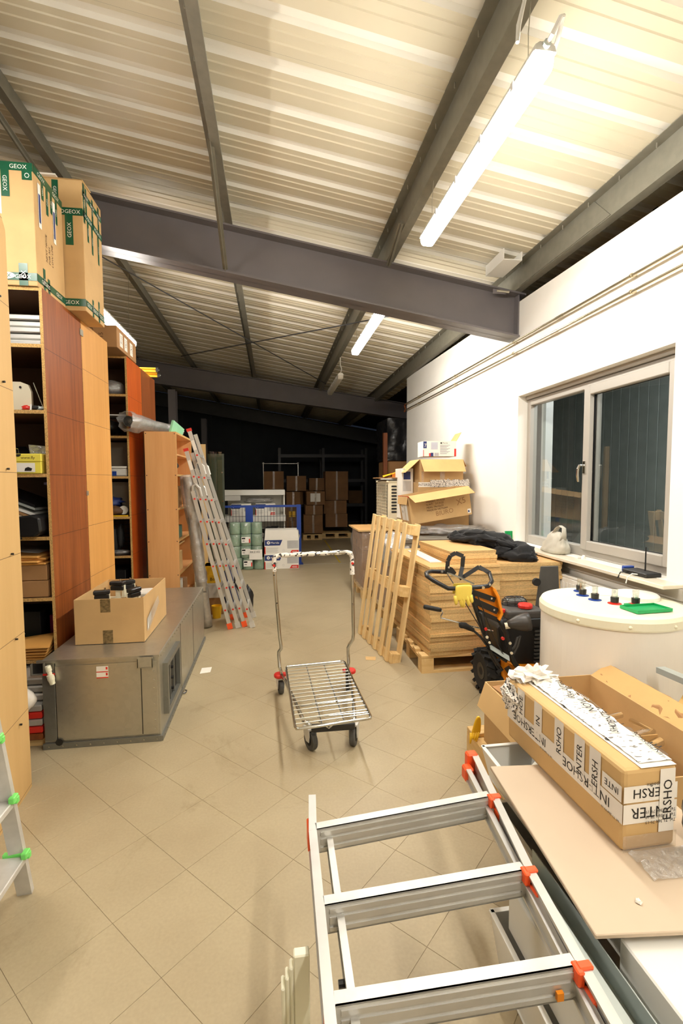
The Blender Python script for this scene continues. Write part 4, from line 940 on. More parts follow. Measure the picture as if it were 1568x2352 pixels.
# ================================================================== RIGHT: PALLETS, BOARDS, BOXES
def pallet(label, x0, y0, w, d, mat=m_pinex, group=None):
    """EUR-style pallet with its deck boards along x"""
    t = thing('pallet', label, 'pallet', (x0,y0,0), group=group)
    for k in range(5): 
        b = .10 if k%2==0 else .08; y = y0+(d-.10)*k/4
        part('deck_board', MB().box(x0,x0+w,y,y+b,.122,.144), mat, t, bevel=.003)
    for x in (x0,x0+w/2-.05,x0+w-.10): part('cross_board', MB().box(x,x+.10,y0,y0+d,.100,.1215), m_piney, t)
    for x in (x0,x0+w/2-.05,x0+w-.10):
        for y in (y0,y0+d/2-.05,y0+d-.10): part('block', MB().box(x,x+.10,y,y+.10,.0225,.0995), mat, t)
    for y in (y0,y0+d/2-.05,y0+d-.10): part('bottom_board', MB().box(x0,x0+w,y,y+.10,.0,.022), mat, t)
    return t
pallet('pallet under the two stacks of chipboard sheets', 1.165, 3.66, 1.2, .8)
ORD = ['lowest','second lowest','third from the bottom','fourth from the bottom','fifth from the bottom','sixth from the bottom','seventh from the bottom','eighth from the bottom','ninth from the bottom','tenth from the bottom','eleventh from the bottom','twelfth from the bottom','thirteenth from the bottom','fourteenth from the bottom','fifteenth from the bottom','sixteenth from the bottom','seventeenth from the bottom','eighteenth from the bottom','nineteenth from the bottom','twentieth from the bottom','twenty-first from the bottom','twenty-second from the bottom','twenty-third from the bottom','twenty-fourth from the bottom','twenty-fifth from the bottom','twenty-sixth from the bottom']
def sheets(tag_, x0, x1, y0, y1, zs, jit, rz, group):
    rnd = random.Random(len(tag_)*3+1)
    for k,(za,zb) in enumerate(zs):
        dx, dy, r = rnd.uniform(-jit,jit), rnd.uniform(-jit,jit*.4), rz+rnd.uniform(-.006,.006)
        cx, cy = (x0+x1)/2, (y0+y1)/2; w,d = (x1-x0)/2, (y1-y0)/2
        Mx = MX.Translation((cx+dx,cy+dy,0))@MX.Rotation(r,4,'Z')
        last = k==len(zs)-1
        mb = panel(MB(),-w,w,-d,d,za,zb-.0006,('z+','z-')).xf(Mx)
        one('chipboard_sheet', mb, [m_beech,m_chipc], 'chipboard sheet in the %s stack, %s' % (tag_, 'the topmost one' if last else ORD[k]), 'board', group, bevel=.0015)
def levels(z0, z1, ts):
    out=[]; z=z0; i=0
    while z < z1-.008:
        t=ts[i%len(ts)]; t=min(t,z1-z); out.append((z,z+t)); z+=t; i+=1
    return out
sheets('left', 1.20, 1.80, 3.66, 4.70, levels(.145,.865,[.036,.028,.036,.018,.036,.025,.036,.022,.036]), .012, .05, 'chipboard sheets of the left stack')
sheets('right', 1.825, 2.395, 3.72, 4.50, levels(.145,.862,[.036,.04,.028,.036,.022,.036,.05]), .012, .0, 'chipboard sheets of the right stack')
sheets('short upper', 1.40, 1.81, 3.74, 4.45, levels(.8655,.972,[.022,.018,.026,.020]), .008, .05, 'chipboard sheets of the short upper stack')
one('white_strip_board', MB().box(1.285,1.385,3.83,4.5,.8655,.8745).xf(MX.Identity(4)), m_paper, 'narrow white board beside the short upper stack', 'board')
# black jacket thrown over the stacks
def jacket():
    def floorz(x,y): return .975 if (x < 1.815 and y < 4.46) else (.8655 if y > 3.71 else .70)
    def strand(path, rad, sd, fl=.62, n=30, m=34):
        rings=[]; N_=len(path)-1
        for i in range(n+1):
            q=i/n*N_; k=min(int(q),N_-1); f_=q-k; f_=f_*f_*(3-2*f_)*.4+f_*.6
            p=V(path[k])*(1-f_)+V(path[k+1])*f_; d=(V(path[k+1])-V(path[k])).normalized(); r=rad[k]*(1-f_)+rad[k+1]*f_
            u=d.cross(V((0,0,1))).normalized(); w=u.cross(d); Rg=[]
            for a in range(m):
                t=2*math.pi*a/m; c=V((math.cos(t),math.sin(t),q*1.3+sd))
                b=1+.55*NZ.noise(c*1.3)+.30*NZ.noise(c*3.1)-.28*abs(NZ.noise(c*V((2.2,2.2,5)).x))
                v=p+u*math.cos(t)*r*1.3*b+w*math.sin(t)*r*fl*b; v.z=max(v.z,floorz(v.x,v.y)+.001); Rg.append(v)
            rings.append(Rg)
        return rings
    t = thing('jacket', 'black fleece jacket dropped across the chipboard stacks', 'jacket', (1.95,4.05,.87))
    part('body', MB().loft(strand([(1.69,4.38,1.00),(1.80,4.30,1.03),(1.94,4.17,1.00),(2.05,4.02,.945),(2.10,3.86,.92),(2.06,3.74,.89)],[.05,.10,.135,.14,.12,.07],1.0)), m_jacket, t, smooth=True)
    part('sleeve', MB().loft(strand([(1.66,4.34,1.005),(1.74,4.20,1.02),(1.84,4.09,1.03),(1.97,4.01,1.01),(2.08,3.90,.96)],[.035,.05,.055,.06,.05],5.0,.7)), m_jacket, t, smooth=True)
    part('sleeve', MB().loft(strand([(1.82,4.42,1.02),(2.0,4.30,.99),(2.14,4.12,.94),(2.17,3.90,.90),(2.13,3.74,.885)],[.05,.06,.06,.055,.05],9.0,.75)), m_jacket, t, smooth=True)
    part('collar', MB().loft(strand([(1.68,4.42,1.01),(1.70,4.34,1.035),(1.69,4.27,1.01)],[.03,.045,.03],13.0,.8,10,16)), m_jacket, t, smooth=True)
jacket()
# light pallet on edge, leaning on the chipboard
def leaning_pallet():
    t = thing('leaning_pallet', 'light slatted pallet standing on edge, leaning against the chipboard stack', 'pallet', (.88,4.3,0))
    B0,B1,T0,T1 = V((.945,3.90,.004)),V((.838,4.76,.004)),V((1.125,3.92,1.19)),V((1.005,4.80,1.215))
    P = lambda u,v: (B0*(1-u)+B1*u)*(1-v)+(T0*(1-u)+T1*u)*v
    n = (B1-B0).cross(T0-B0).normalized(); n = n if n.x>0 else -n       # towards the stack
    for u in (.085,.26,.44,.62,.80,.965):
        a,b = P(u-.035,0),P(u+.035,0); c,d = P(u+.035,1),P(u-.035,1)
        part('slat', MB().slab(a,b,c,d,n*.018), m_pine, t, bevel=.002)
    for v in (.035,.515,.955):
        a,b,c,d = P(0,v-.035),P(1,v-.035),P(1,v+.035),P(0,v+.035)
        part('cross_board', MB().slab(a+n*.0185,b+n*.0185,c+n*.0185,d+n*.0185,n*.018), m_piney, t, bevel=.002)
        for u in (.05,.5,.95):
            a,b,c,d = P(u-.05,v-.036),P(u+.05,v-.036),P(u+.05,v+.036),P(u-.05,v+.036)
            part('block', MB().slab(a+n*.037,b+n*.037,c+n*.037,d+n*.037,n*.064), m_piney, t, bevel=.002)
    for u in (.055,.5,.95):
        a,b = P(u-.05,0),P(u+.05,0); c,d = P(u+.05,1),P(u-.05,1)
        part('back_board', MB().slab(a+n*.1015,b+n*.1015,c+n*.1015,d+n*.1015,n*.016), m_pine, t, bevel=.002)
leaning_pallet()
one('paper_scrap', MB().slab((.78,4.02,.001),(.86,4.00,.001),(.88,4.08,.001),(.79,4.10,.001),(0,0,.0012)), m_cardp, 'small brown card scrap on the floor by the leaning pallet', 'paper')
# film-wrapped pallet behind
pallet('pallet under the film-wrapped load behind the chipboard', 1.20, 4.88, 1.2, .86)
t = thing('wrapped_load', 'film-wrapped load of brown cartons on a pallet behind the leaning pallet', 'load', (1.8,5.3,.145))
for i in range(3):
    for j in range(3): part('carton', MB().box(1.21+i*.395,1.60+i*.395,4.89,5.72,.146+j*.228,.370+j*.228), m_cardd, t, bevel=.005)
def wrapf(x0,x1,y0,y1,z0,z1,am):
    def fn(u,v):
        q=u*4; s=q%1; k=int(q)%4; c=[(x0,y0),(x1,y0),(x1,y1),(x0,y1)]; a=c[k]; b=c[(k+1)%4]
        p=V((a[0]+(b[0]-a[0])*s,a[1]+(b[1]-a[1])*s,z0+(z1-z0)*v)); r=am*NZ.noise(p*9); nx=(p.x-(x0+x1)/2)/(x1-x0); ny=(p.y-(y0+y1)/2)/(y1-y0)
        return p+V((nx*r,ny*r,0))
    return fn
part('film', MB().grid(wrapf(1.195,2.405,4.875,5.735,.12,.845,.05),80,14), m_film, t, smooth=True)
t = thing('profile_bundle', 'bundle of grey plastic profiles lying across the wrapped load, by the wall', 'profiles', (1.9,5.0,.84))
for k in range(4):
    for j in range(2): part('profile', MB().box(1.33,2.44,4.80+k*.085,4.875+k*.085,.842+j*.052,.890+j*.052), M('grey_profile_%d%d'%(k,j),(112,106,96),.45,var=.08), t, bevel=.006)
part('film', MB().grid(lambda u,v: V((2.05+.405*u,4.785+.37*v,.955+.012*NZ.noise(V((u*6,v*6,2)))-(.06*max(0,abs(v-.5)-.42)/.08))),14,12), m_filmh, t, smooth=True)
one('silver_wrap', MB().blob((1.33,5.05,.80),.17,.24,.17,26,16,.22,3.4,4,ex=.7), film('silver_crinkle',(1,.99,.97),.82,.14,26,1.2), 'crumpled silvery film hanging over the left corner of the wrapped load', 'film', smooth=True)
one('film_bundle', MB().blob((1.95,5.28,.985),.42,.24,.05,30,10,.35,3,7), m_filmh, 'loose crumpled clear film on top of the profile bundle', 'film', smooth=True)
# low brown load further back with a board on top
pallet('pallet under the low brown load at the left of the outdoor unit', 1.14, 6.15, 1.2, .8)
t = thing('brown_load', 'low film-wrapped brown load beyond the leaning pallet', 'load', (1.5,6.5,.145))
for i in range(3):
    for j in range(3): part('carton', MB().box(1.15+i*.39,1.535+i*.39,6.16,6.94,.146+j*.245,.388+j*.245), m_cardd, t, bevel=.005)
part('film', MB().grid(wrapf(1.135,2.345,6.145,6.955,.12,.885,.06),80,14), m_film, t, smooth=True)
one('chipboard_sheet', panel(MB(),1.09,1.52,6.1,6.9,.892,.912,('z+','z-')), [m_beech,m_chipc], 'chipboard sheet lying on the low brown load', 'board')
# outdoor air conditioner unit
def condenser():
    t = thing('condenser_unit', 'cream outdoor air conditioner unit standing on the low brown load', 'air conditioner', (1.6,6.5,.915))
    x0,x1,y0,y1,z0,z1 = 1.49,1.765,6.2,6.88,.915,1.545
    part('casing', MB().box(x0+.015,x1,y0,y1,z0,z1-.02).box(x0-.004,x1+.006,y0-.006,y1+.006,z1-.03,z1), m_grate, t, bevel=.012, seg=2)
    part('coil', MB().box(x0+.004,x0+.016,y0+.05,y1-.03,z0+.04,z1-.05), m_blackm, t)
    mb = MB()
    for k in range(13): mb.box(x0-.002,x0+.006,y0+.05+k*.049,y0+.058+k*.049,z0+.03,z1-.04)
    for k in range(14): mb.box(x0-.002,x0+.006,y0+.04,y1-.02,z0+.035+k*.042,z0+.042+k*.042)
    part('side_grille', mb, m_grate, t)
    mb = MB()
    for k in range(9):
        for (a,b) in ((.055,.13),(.15,.225)):
            z=z1-.075-k*.042; mb.prism([(x0+a+.008,y0-.001,z-.012),(x0+b-.008,y0-.001,z-.012),(x0+b,y0-.001,z),(x0+b-.008,y0-.001,z+.012),(x0+a+.008,y0-.001,z+.012),(x0+a,y0-.001,z)],(0,-.004,0))
    part('louvre_slot', mb, m_black, t)
    part('edge_strip', MB().box(x1+.006,x1+.05,y0+.02,y1,z0,z1-.02), m_blackm, t, bevel=.01)
    return t
condenser()
for k,(z,mm,lb) in enumerate(((1.546,m_rubber,'dark grey card, lowest on top of the outdoor unit'),(1.560,m_whiteg,'grey-white sheet on top of the outdoor unit'),(1.576,m_cardd,'brown card under the orange packet on the outdoor unit'))):
    Mx = MX.Translation((1.66,6.5,z))@MX.Rotation((.1,-.2,.3)[k],4,'Z')
    one('card_sheet', MB().box(-.19,.17,-.3,.26,0,.012).xf(Mx), mm, lb, 'card', bevel=.003)
one('orange_packet', MB().prism([(1.58,6.3,1.590),(1.76,6.26,1.590),(1.76,6.26,1.632),(1.58,6.3,1.648)],(.05,.3,0)), m_orap, 'bright orange packet on top of the outdoor unit', 'packet')
one('orange_flap', MB().slab((1.46,6.3,1.592),(1.60,6.25,1.640),(1.70,6.5,1.66),(1.52,6.6,1.61),(0,0,.006)), m_yellow, 'yellow folded card beside the orange packet', 'card')
one('buff_card', MB().slab((1.66,6.3,1.675),(1.88,6.2,1.600),(1.92,6.5,1.60),(1.70,6.6,1.685),(0,0,.005)), m_cardp, 'bent buff card sticking out to the right of the orange packet', 'card')

# ------------------------------------------------------------------ cartons against the white wall
def merida(B, face, w, h, brand=True, count='4000'):
    mb = MB(); u=lambda a:a*w; v=lambda b:b*h
    mb.add([B.at(face,u(a_),v(b_),.0015)[0] for a_,b_ in ((.01,.58),(.45,.58),(.52,.95),(.01,.95))],[(0,1,2,3)],0)
    B.rect(mb,face,0,0,u(.03),v(.5),1,.0015)
    mb.add([B.at(face,u(a_),v(b_),.0016)[0] for a_,b_ in ((.73,.03),(.99,.03),(.99,.25),(.79,.25))],[(0,1,2,3)],1)
    B.rect(mb,face,u(.66),v(.36),u(.99),v(.9),2,.0015)
    for k in range(5): B.rect(mb,face,u(.05),v(.12+.07*k),u(.40-.03*(k%2)),v(.14+.07*k),2,.0016)
    c=.115; mb.add([B.at(face,u(c)+h*.11*math.cos(q),v(.77)+h*.11*math.sin(q),.002)[0] for q in [2*math.pi*i/16 for i in range(16)]],[tuple(range(16))],3)
    mb.add([B.at(face,u(c)+h*.04*math.cos(q),v(.77)+h*.04*math.sin(q),.0026)[0] for q in [2*math.pi*i/12 for i in range(12)]],[tuple(range(12))],0)
    for k in range(16):
        q=2*math.pi*k/16; mb.add([B.at(face,u(.55)+h*.07*math.cos(q+d_)*r,v(.25)+h*.07*math.sin(q+d_)*r,.0018)[0] for d_,r in ((0,1),(.3,1),(.3,.8),(0,.8))],[(0,1,2,3)],2)
    B.write(mb,face,'Merida',u(.18),v(.70),h*.2,3,0,.0024)
    B.write(mb,face,count,u(.80),v(.07),h*.17,3,0,.0024)
    part('print', mb, [m_navy,m_red,M('grey_print',(186,184,180),.6),m_paper], B.t, loc=True)
G3 = 'cartons piled against the end of the white wall'
br = Box('carton', 'big brown carton sealed with white printed tape, lowest of the pile by the white wall', (1.78,5.77,.905), (.66,.45,.62), mat=m_card)
br.tape('y-',0,.56,.66,.62,[m_tapew,m_ink],'INTERSHOE',3); br.tape('y-',.59,.33,.66,.40,[m_tapew,m_ink],'OE',1); br.decal('corner_seam','y-',.655,0,.658,.62,m_cardd,.0014)
part('torn_tape', MB().grid(lambda u,v: V((.15+.5*u,-.004-.01*abs(NZ.noise(V((u*9,v*5,3)))),.56+.09*v+.02*NZ.noise(V((u*12,0,1))))),24,4), [m_print], br.t, loc=True)
mw = Box('white_carton', 'white printed carton behind the outdoor unit, under the open brown box', (1.62,5.98,1.06), (.155,.3,.64), mat=m_paper)
mb = MB(); mw.rect(mb,'y-',.02,.35,.13,.48,1); mw.rect(mb,'y-',.03,.50,.12,.60,0); mw.write(mb,'y-','Merida',.02,.62,.03,0); part('print',mb,[m_navy,M('grey_print_b',(196,192,186),.6)],mw.t,loc=True)
ob = Box('open_carton', 'open brown carton with drooping flaps on the brown carton by the wall', (1.80,5.78,1.527), (.56,.42,.28), mat=m_card, opened=[])
ob.flap('y-',.20,-50); ob.flap('x-',.24,-42); ob.flap('x+',.10,-60)
ob.decal('clear_tape','y-',.26,0,.32,.16,m_tapec,.0013); ob.decal('clear_tape','y-',.02,0,.05,.13,m_tapec,.0013)
mt = Box('printed_carton', 'white printed carton with one flap open, topmost of the pile by the wall', (1.86,5.84,1.845), (.42,.28,.19), mat=m_paper, opened=[], M=MX.Translation((1.86,5.84,1.845))@MX.Rotation(-.06,4,'Z'))
mt.flap('x+',.13,58,m_cardin)
mb = MB(); mt.rect(mb,'y-',0.002,.10,.045,.185,0); mt.rect(mb,'y-',0,0,.008,.08,1); mt.rect(mb,'y-',.395,.0,.42,.095,1); mt.rect(mb,'y-',.10,.085,.185,.175,2); mt.rect(mb,'y-',.075,.0,.095,.04,1,.0014); mt.rect(mb,'y-',.095,.0,.13,.045,0,.0015)
for k in range(9): mt.rect(mb,'y-',.215,.03+k*.013,.30+.02*(k%3),.036+k*.013,3)
for k in range(8): mt.rect(mb,'y-',.145+k*.007,.005,.149+k*.007,.045,3)
mt.write(mb,'y-','Merida',.245,.158,.024,4); mb.add([mt.at('y-',.228+.011*math.cos(q),.165+.011*math.sin(q),.002)[0] for q in [2*math.pi*i/14 for i in range(14)]],[tuple(range(14))],4)
mt.write(mb,'y-','7',.012,.115,.06,5); part('print',mb,[m_navy,m_red,M('grey_print_c',(190,192,204),.6),M('fine_print',(150,150,160),.6),m_ink,m_paper],mt.t,loc=True)
# tilted long carton in front
TM = MX.Translation((1.555,5.28,1.045))@MX.Rotation(math.radians(-8.5),4,'Y')@MX.Rotation(math.radians(3),4,'Z')
vb = Box('tilted_carton', 'long brown carton tipped up on the profiles, printed and half open, by the wall', (0,0,0), (.74,.36,.33), mat=m_card, M=TM, opened=[])
vb.flap('y-',.19,-22,m_cardin); vb.flap('x-',.1,-75)
mb = MB()
for k,s_ in enumerate(('CARTON NO: 1-50','WEIGHT: 4.6 KGS','N.WT:   3.9 KGS','MEAS: 74x32x33','MADE IN VIETNAM')): vb.write(mb,'y-',s_,.20,.25-k*.033,.030)
vb.write(mb,'y-','BIURO',.30,.05,.075,1,3); vb.write(mb,'y-','X5',.57,.13,.10,1,10)
part('lettering', mb, [m_inkb, M('pencil',(156,118,74),.8)], vb.t, loc=True)
vb.decal('paper_note','x-',.06,.04,.28,.28,m_paper); vb.decal('clear_tape','x-',.17,.0,.21,.33,m_tapec,.003); vb.decal('red_tape','x-',0,.305,.36,.33,m_red,.002); vb.decal('red_tape','y-',0,.31,.10,.33,m_red,.002)
vb.decal('label_sticker','y-',.69,.02,.73,.07,m_paper); mb=MB(); vb.rect(mb,'y-',.695,.03,.712,.055,0,.002); part('print',mb,m_navy,vb.t,loc=True)
mb=MB(); vb.write(mb,'x-','iii lll',.08,.2,.04,0,-10); vb.write(mb,'x-','ll il',.08,.13,.04,0,-8); part('lettering',mb,m_inkb,vb.t,loc=True)

# ------------------------------------------------------------------ things on the sill
t = thing('carrier_bag', 'crumpled grey plastic carrier bag on the window sill', 'bag', (2.49,3.97,.898))
rings=[]
prof = ((.900,.080,.150),(.910,.096,.170),(.93,.094,.165),(.95,.092,.158),(.975,.084,.150),(1.0,.074,.138),(1.02,.066,.126),(1.045,.055,.11),(1.062,.042,.095),(1.078,.022,.075),(1.085,.008,.06))
for k,(z,rx,ry) in enumerate(prof):
    R_=[]
    for i in range(44):
        q=2*math.pi*i/44; c=V((math.cos(q),math.sin(q),z*5)); b=1+.22*NZ.noise(c*1.7)-.30*abs(NZ.noise(c*3.3+V((0,0,z*9))))+.10*NZ.noise(c*8)
        R_.append(V((2.495+rx*b*math.cos(q),3.98-.14*(z-.9)+ry*b*math.sin(q),z+(.012*NZ.noise(c*4) if 0<k else 0))))
    rings.append(R_)
part('bag', MB().loft(rings), m_bag, t, smooth=True)
part('handle', MB().tube([(2.49,3.985,1.07),(2.49,3.95,1.12),(2.49,3.90,1.145),(2.49,3.85,1.13),(2.49,3.845,1.07),(2.49,3.86,1.02)],[.030,.024,.020,.020,.024,.034],9,flat=.25), m_bag, t, smooth=True)
t = thing('green_bracket', 'green plastic louvre plate standing at the far end of the sill', 'plate', (2.44,4.75,.898))
part('plate', MB().box(2.42,2.50,4.78,4.784,.899,1.01), m_greenp, t)
for k in range(4): part('rib', MB().box(2.42+k*.0255,2.424+k*.0255,4.770,4.78,.899,1.01), m_greenp, t)
one('white_clip', MB().prism([(2.50,3.60,.899),(2.53,3.60,.899),(2.52,3.60,.93)],(0,.03,0)).box(2.47,2.50,3.62,3.66,.899,.912), m_white, 'small white plastic bits in the middle of the sill', 'clip')
t = thing('router', 'black router with one antenna and a blue end at the near end of the sill', 'router', (2.52,2.95,.898))
part('body', MB().box(2.42,2.54,2.83,3.05,.90,.928), m_black, t, bevel=.006); part('antenna', MB().cyl((2.50,2.93,.925),(2.50,2.93,1.09),.005,.004,n=8), m_rubberd, t); part('end_cover', MB().box(2.44,2.52,3.052,3.08,.90,.94), m_blue, t, bevel=.004)
part('cable', MB().tube([(2.43,2.90,.91),(2.385,2.91,.915),(2.36,2.92,.89),(2.35,2.92,.85)],.004,6), m_white, t); part('cable', MB().tube([(2.43,3.0,.91),(2.37,3.0,.91),(2.35,3.0,.87)],.004,6), m_rubberd, t)
# ------------------------------------------------------------------ snow blower
def blower():
    t = thing('snow_blower', 'orange and black snow blower with bar handles, between the chipboard and the white tank', 'snow blower', (1.6,3.15,0))
    part('handlebar', MB().tube([(1.215,3.24,.901),(1.090,3.22,.915),(1.030,3.15,.919),(1.003,3.05,.918),(1.03,3.0,.897),(1.123,2.98,.846),(1.20,2.98,.842),(1.297,3.00,.841),(1.431,3.05,.835),(1.49,3.12,.85),(1.52,3.22,.885),(1.50,3.27,.905),(1.453,3.28,.920)],.0145,10), m_blackm, t, smooth=True)
    def strap(pts, w=.028): 
        mb=MB()
        for a,b in zip(pts[:-1],pts[1:]): mb.bar(a,b,w,.007,up=(0,-1,.2))
        return mb
    part('lever', strap([(1.196,3.20,.90),(1.202,3.20,.987),(1.222,3.20,1.025),(1.258,3.20,1.042),(1.314,3.20,1.018),(1.308,3.20,.943),(1.270,3.15,.872)]), m_black, t)
    part('lever', strap([(1.270,3.15,.874),(1.327,3.20,.878),(1.453,3.25,.930),(1.525,3.22,.888)]), m_black, t)
    part('lever_plate', MB().prism([(1.19,3.19,.90),(1.245,3.19,.885),(1.262,3.19,.905),(1.235,3.19,.94),(1.20,3.19,.955)],(0,.012,0)), m_black, t)
    part('lever_rod', MB().tube([(1.193,3.19,.908),(1.270,3.14,.880),(1.345,3.08,.845)],.006,7), m_chrome, t)
    part('bolt', MB().cyl((1.16,3.20,.915),(1.155,3.185,.915),.009,n=8).cyl((1.205,3.192,.945),(1.205,3.186,.945),.008,n=8).cyl((1.375,3.02,.836),(1.374,3.0,.836),.011,n=10).cyl((1.43,3.035,.852),(1.43,3.02,.852),.008,n=8), m_chrome, t)
    # orange control panel with black cross slats
    part('control_panel', MB().prism([(1.335,3.10,.805),(1.454,3.10,.832),(1.490,3.10,.812),(1.519,3.10,.758),(1.548,3.10,.634),(1.523,3.10,.586),(1.342,3.10,.689)],(0,.018,0)), m_orap, t, bevel=.005)
    part('panel_rim', MB().prism([(1.468,3.06,.826),(1.492,3.06,.810),(1.521,3.06,.756),(1.550,3.06,.634),(1.526,3.06,.586),(1.514,3.06,.596),(1.530,3.06,.640),(1.500,3.06,.752),(1.472,3.06,.800)],(0,.04,0)), m_orap, t, bevel=.003)
    for a,b,w in (((1.335,3.088,.790),(1.500,3.088,.728),.036),((1.335,3.088,.735),(1.520,3.088,.648),.042),((1.380,3.088,.655),(1.528,3.088,.585),.030)): part('panel_slat', MB().bar(a,b,.010,w,up=(0,0,1)), m_black, t)
    part('bolt', MB().cyl((1.47,3.084,.742),(1.47,3.076,.742),.007,n=8).cyl((1.335,3.084,.742),(1.335,3.076,.742),.006,n=8).cyl((1.49,3.084,.662),(1.49,3.076,.662),.007,n=8), m_chrome, t)
    part('frame_tube', MB().tube([(1.338,3.10,.80),(1.345,3.10,.735),(1.375,3.10,.650),(1.412,3.10,.547),(1.450,3.10,.440),(1.52,3.10,.36),(1.60,3.12,.30)],.017,10), m_blackm, t, smooth=True)
    part('frame_tube', MB().tube([(1.372,3.06,.655),(1.384,3.05,.648),(1.395,3.05,.60),(1.417,3.05,.506),(1.456,3.06,.430)],.014,9), m_blackm, t, smooth=True)
    part('frame_tube', MB().tube([(1.525,3.09,.600),(1.552,3.08,.55),(1.581,3.08,.498),(1.608,3.08,.378),(1.640,3.08,.288),(1.70,3.09,.215),(1.80,3.10,.190),(1.90,3.10,.188)],.018,10), m_blackm, t, smooth=True)
    part('bolt', MB().cyl((1.60,3.062,.43),(1.60,3.054,.43),.010,n=8).cyl((1.612,3.062,.36),(1.612,3.054,.36),.010,n=8).cyl((1.42,3.036,.49),(1.42,3.028,.49),.010,n=8).cyl((1.44,3.04,.45),(1.44,3.03,.45),.008,n=8), m_grate, t)
    part('red_button', MB().cyl((1.41,3.036,.548),(1.41,3.026,.546),.010,n=8), m_red, t); part('red_button', MB().cyl((1.548,3.07,.465),(1.548,3.055,.465),.011,n=8), m_red, t)
    # chute crank with grips
    part('crank_rod', MB().tube([(1.10,3.08,.678),(1.118,3.08,.673),(1.125,3.08,.658),(1.113,3.08,.635),(1.113,3.08,.622),(1.242,3.09,.581),(1.350,3.10,.544),(1.495,3.10,.508)],.005,7), m_chrome, t)
    part('crank_grip', MB().tube([(.992,3.08,.705),(1.0,3.08,.703),(1.09,3.08,.682),(1.112,3.08,.676)],[.012,.016,.016,.013],10), m_black, t, smooth=True)
    part('shift_lever', MB().tube([(1.33,3.06,.536),(1.387,3.06,.484),(1.42,3.06,.44),(1.455,3.06,.398),(1.50,3.08,.34)],.008,8), m_blackm, t)
    part('shift_grip', MB().tube([(1.235,3.06,.573),(1.245,3.06,.573),(1.27,3.06,.570),(1.335,3.06,.534)],[.014,.021,.022,.014],10), m_rubberd, t, smooth=True)
    part('shift_plate', MB().slab((1.448,3.05,.430),(1.592,3.05,.340),(1.580,3.02,.318),(1.440,3.02,.410),(0,.004,.004)), m_bluegr, t)
    part('linkage', MB().tube([(1.412,3.05,.412),(1.56,3.06,.316),(1.58,3.07,.30)],.010,8).tube([(1.43,3.07,.40),(1.467,3.07,.374),(1.53,3.07,.270),(1.56,3.1,.24)],.009,8).tube([(1.47,3.12,.38),(1.50,3.12,.31),(1.55,3.12,.22)],.010,8), m_blackm, t)
    for pts in ([(1.19,3.17,.90),(1.225,3.1,.82),(1.38,3.05,.552),(1.50,3.04,.30)],[(1.345,3.05,.80),(1.400,3.05,.671),(1.472,3.05,.490),(1.56,3.04,.33)],[(1.28,2.99,.83),(1.33,3.02,.70),(1.44,3.05,.43)]): part('cable', MB().tube(pts,.0035,6), m_black, t)
    # engine
    part('engine_block', MB().prism([(1.56,3.17,.50),(1.60,3.17,.555),(1.66,3.17,.575),(1.90,3.17,.575),(1.90,3.17,.25),(1.85,3.17,.195),(1.70,3.17,.20),(1.60,3.17,.30)],(0,.28,0)), m_black, t, bevel=.02, seg=2)
    part('fuel_tank', MB().box(1.63,1.92,3.16,3.42,.545,.625), M('charcoal_plastic',(74,70,66),.5), t, bevel=.025, seg=3)
    part('fuel_cap', MB().lathe((1.795,3.22,.625),[(.030,0),(.050,.004),(.052,.022),(.046,.032),(.0,.034)],12), m_red, t)
    part('primer_cap', MB().lathe((1.612,3.22,.600),[(.024,0),(.028,.005),(.028,.025),(.0,.028)],12), m_red, t)
    part('air_intake', MB().lathe((1.60,3.06,.563),[(.022,-.02),(.030,.0),(.052,.05),(.062,.10),(.060,.13),(.0,.132)],16,mat=MX.Rotation(math.radians(80),4,'Y')@MX.Rotation(.25,4,'X')), M('charcoal_cowl',(62,58,54),.4), t, smooth=True)
    part('intake_neck', MB().cyl((1.565,3.07,.548),(1.60,3.06,.556),.022,n=12), m_grate, t)
    mb = MB()
    for q in range(5):
        s=1-.0*q; z=.628+q*.012; k=(1,1,.97,.9,.75)[q]; mb.tube([(1.77+.095*k*math.cos(a),3.33+.07*k*math.sin(a),z) for a in [2*math.pi*i/16 for i in range(16)]],.0022,5,closed=True)
    for a in [2*math.pi*i/10 for i in range(10)]: mb.tube([(1.77+.095*math.cos(a),3.33+.07*math.sin(a),.626),(1.77+.093*math.cos(a),3.33+.068*math.sin(a),.655),(1.77+.07*math.cos(a),3.33+.05*math.sin(a),.677),(1.77,3.33,.682)],.0022,5)
    part('muffler_guard', mb, m_blackm, t); part('muffler', MB().cyl((1.70,3.33,.645),(1.84,3.33,.645),.03,n=14), m_galvd, t)
    mb = MB()
    for k in range(9): mb.box(1.84,1.905,3.155,3.169,.24+k*.028,.254+k*.028)
    part('recoil_grille', mb, m_rubber, t)
    part('starter_handle', MB().tube([(1.62,3.10,.345),(1.655,3.09,.40),(1.67,3.09,.455),(1.69,3.09,.465),(1.675,3.09,.40),(1.64,3.09,.335)],.008,7), m_rubber, t)
    part('engine_cover', MB().box(1.76,1.91,3.150,3.175,.50,.565), m_blackm, t, bevel=.006)
    # body and wheel
    part('housing', MB().prism([(1.575,3.13,.295),(1.70,3.13,.235),(1.93,3.13,.225),(1.94,3.13,.06),(1.60,3.13,.06),(1.58,3.13,.18)],(0,.30,0)), m_orap, t, bevel=.008)
    part('auger_housing', MB().prism([(1.70,3.47,.02),(1.70,3.47,.30),(1.74,3.47,.33),(1.94,3.47,.33),(1.96,3.47,.30),(1.96,3.47,.02)],(0,.17,0)), m_orap, t, bevel=.01)
    part('side_brace', MB().bar((1.60,3.10,.245),(1.70,3.08,.10),.016,.04), m_blackm, t)
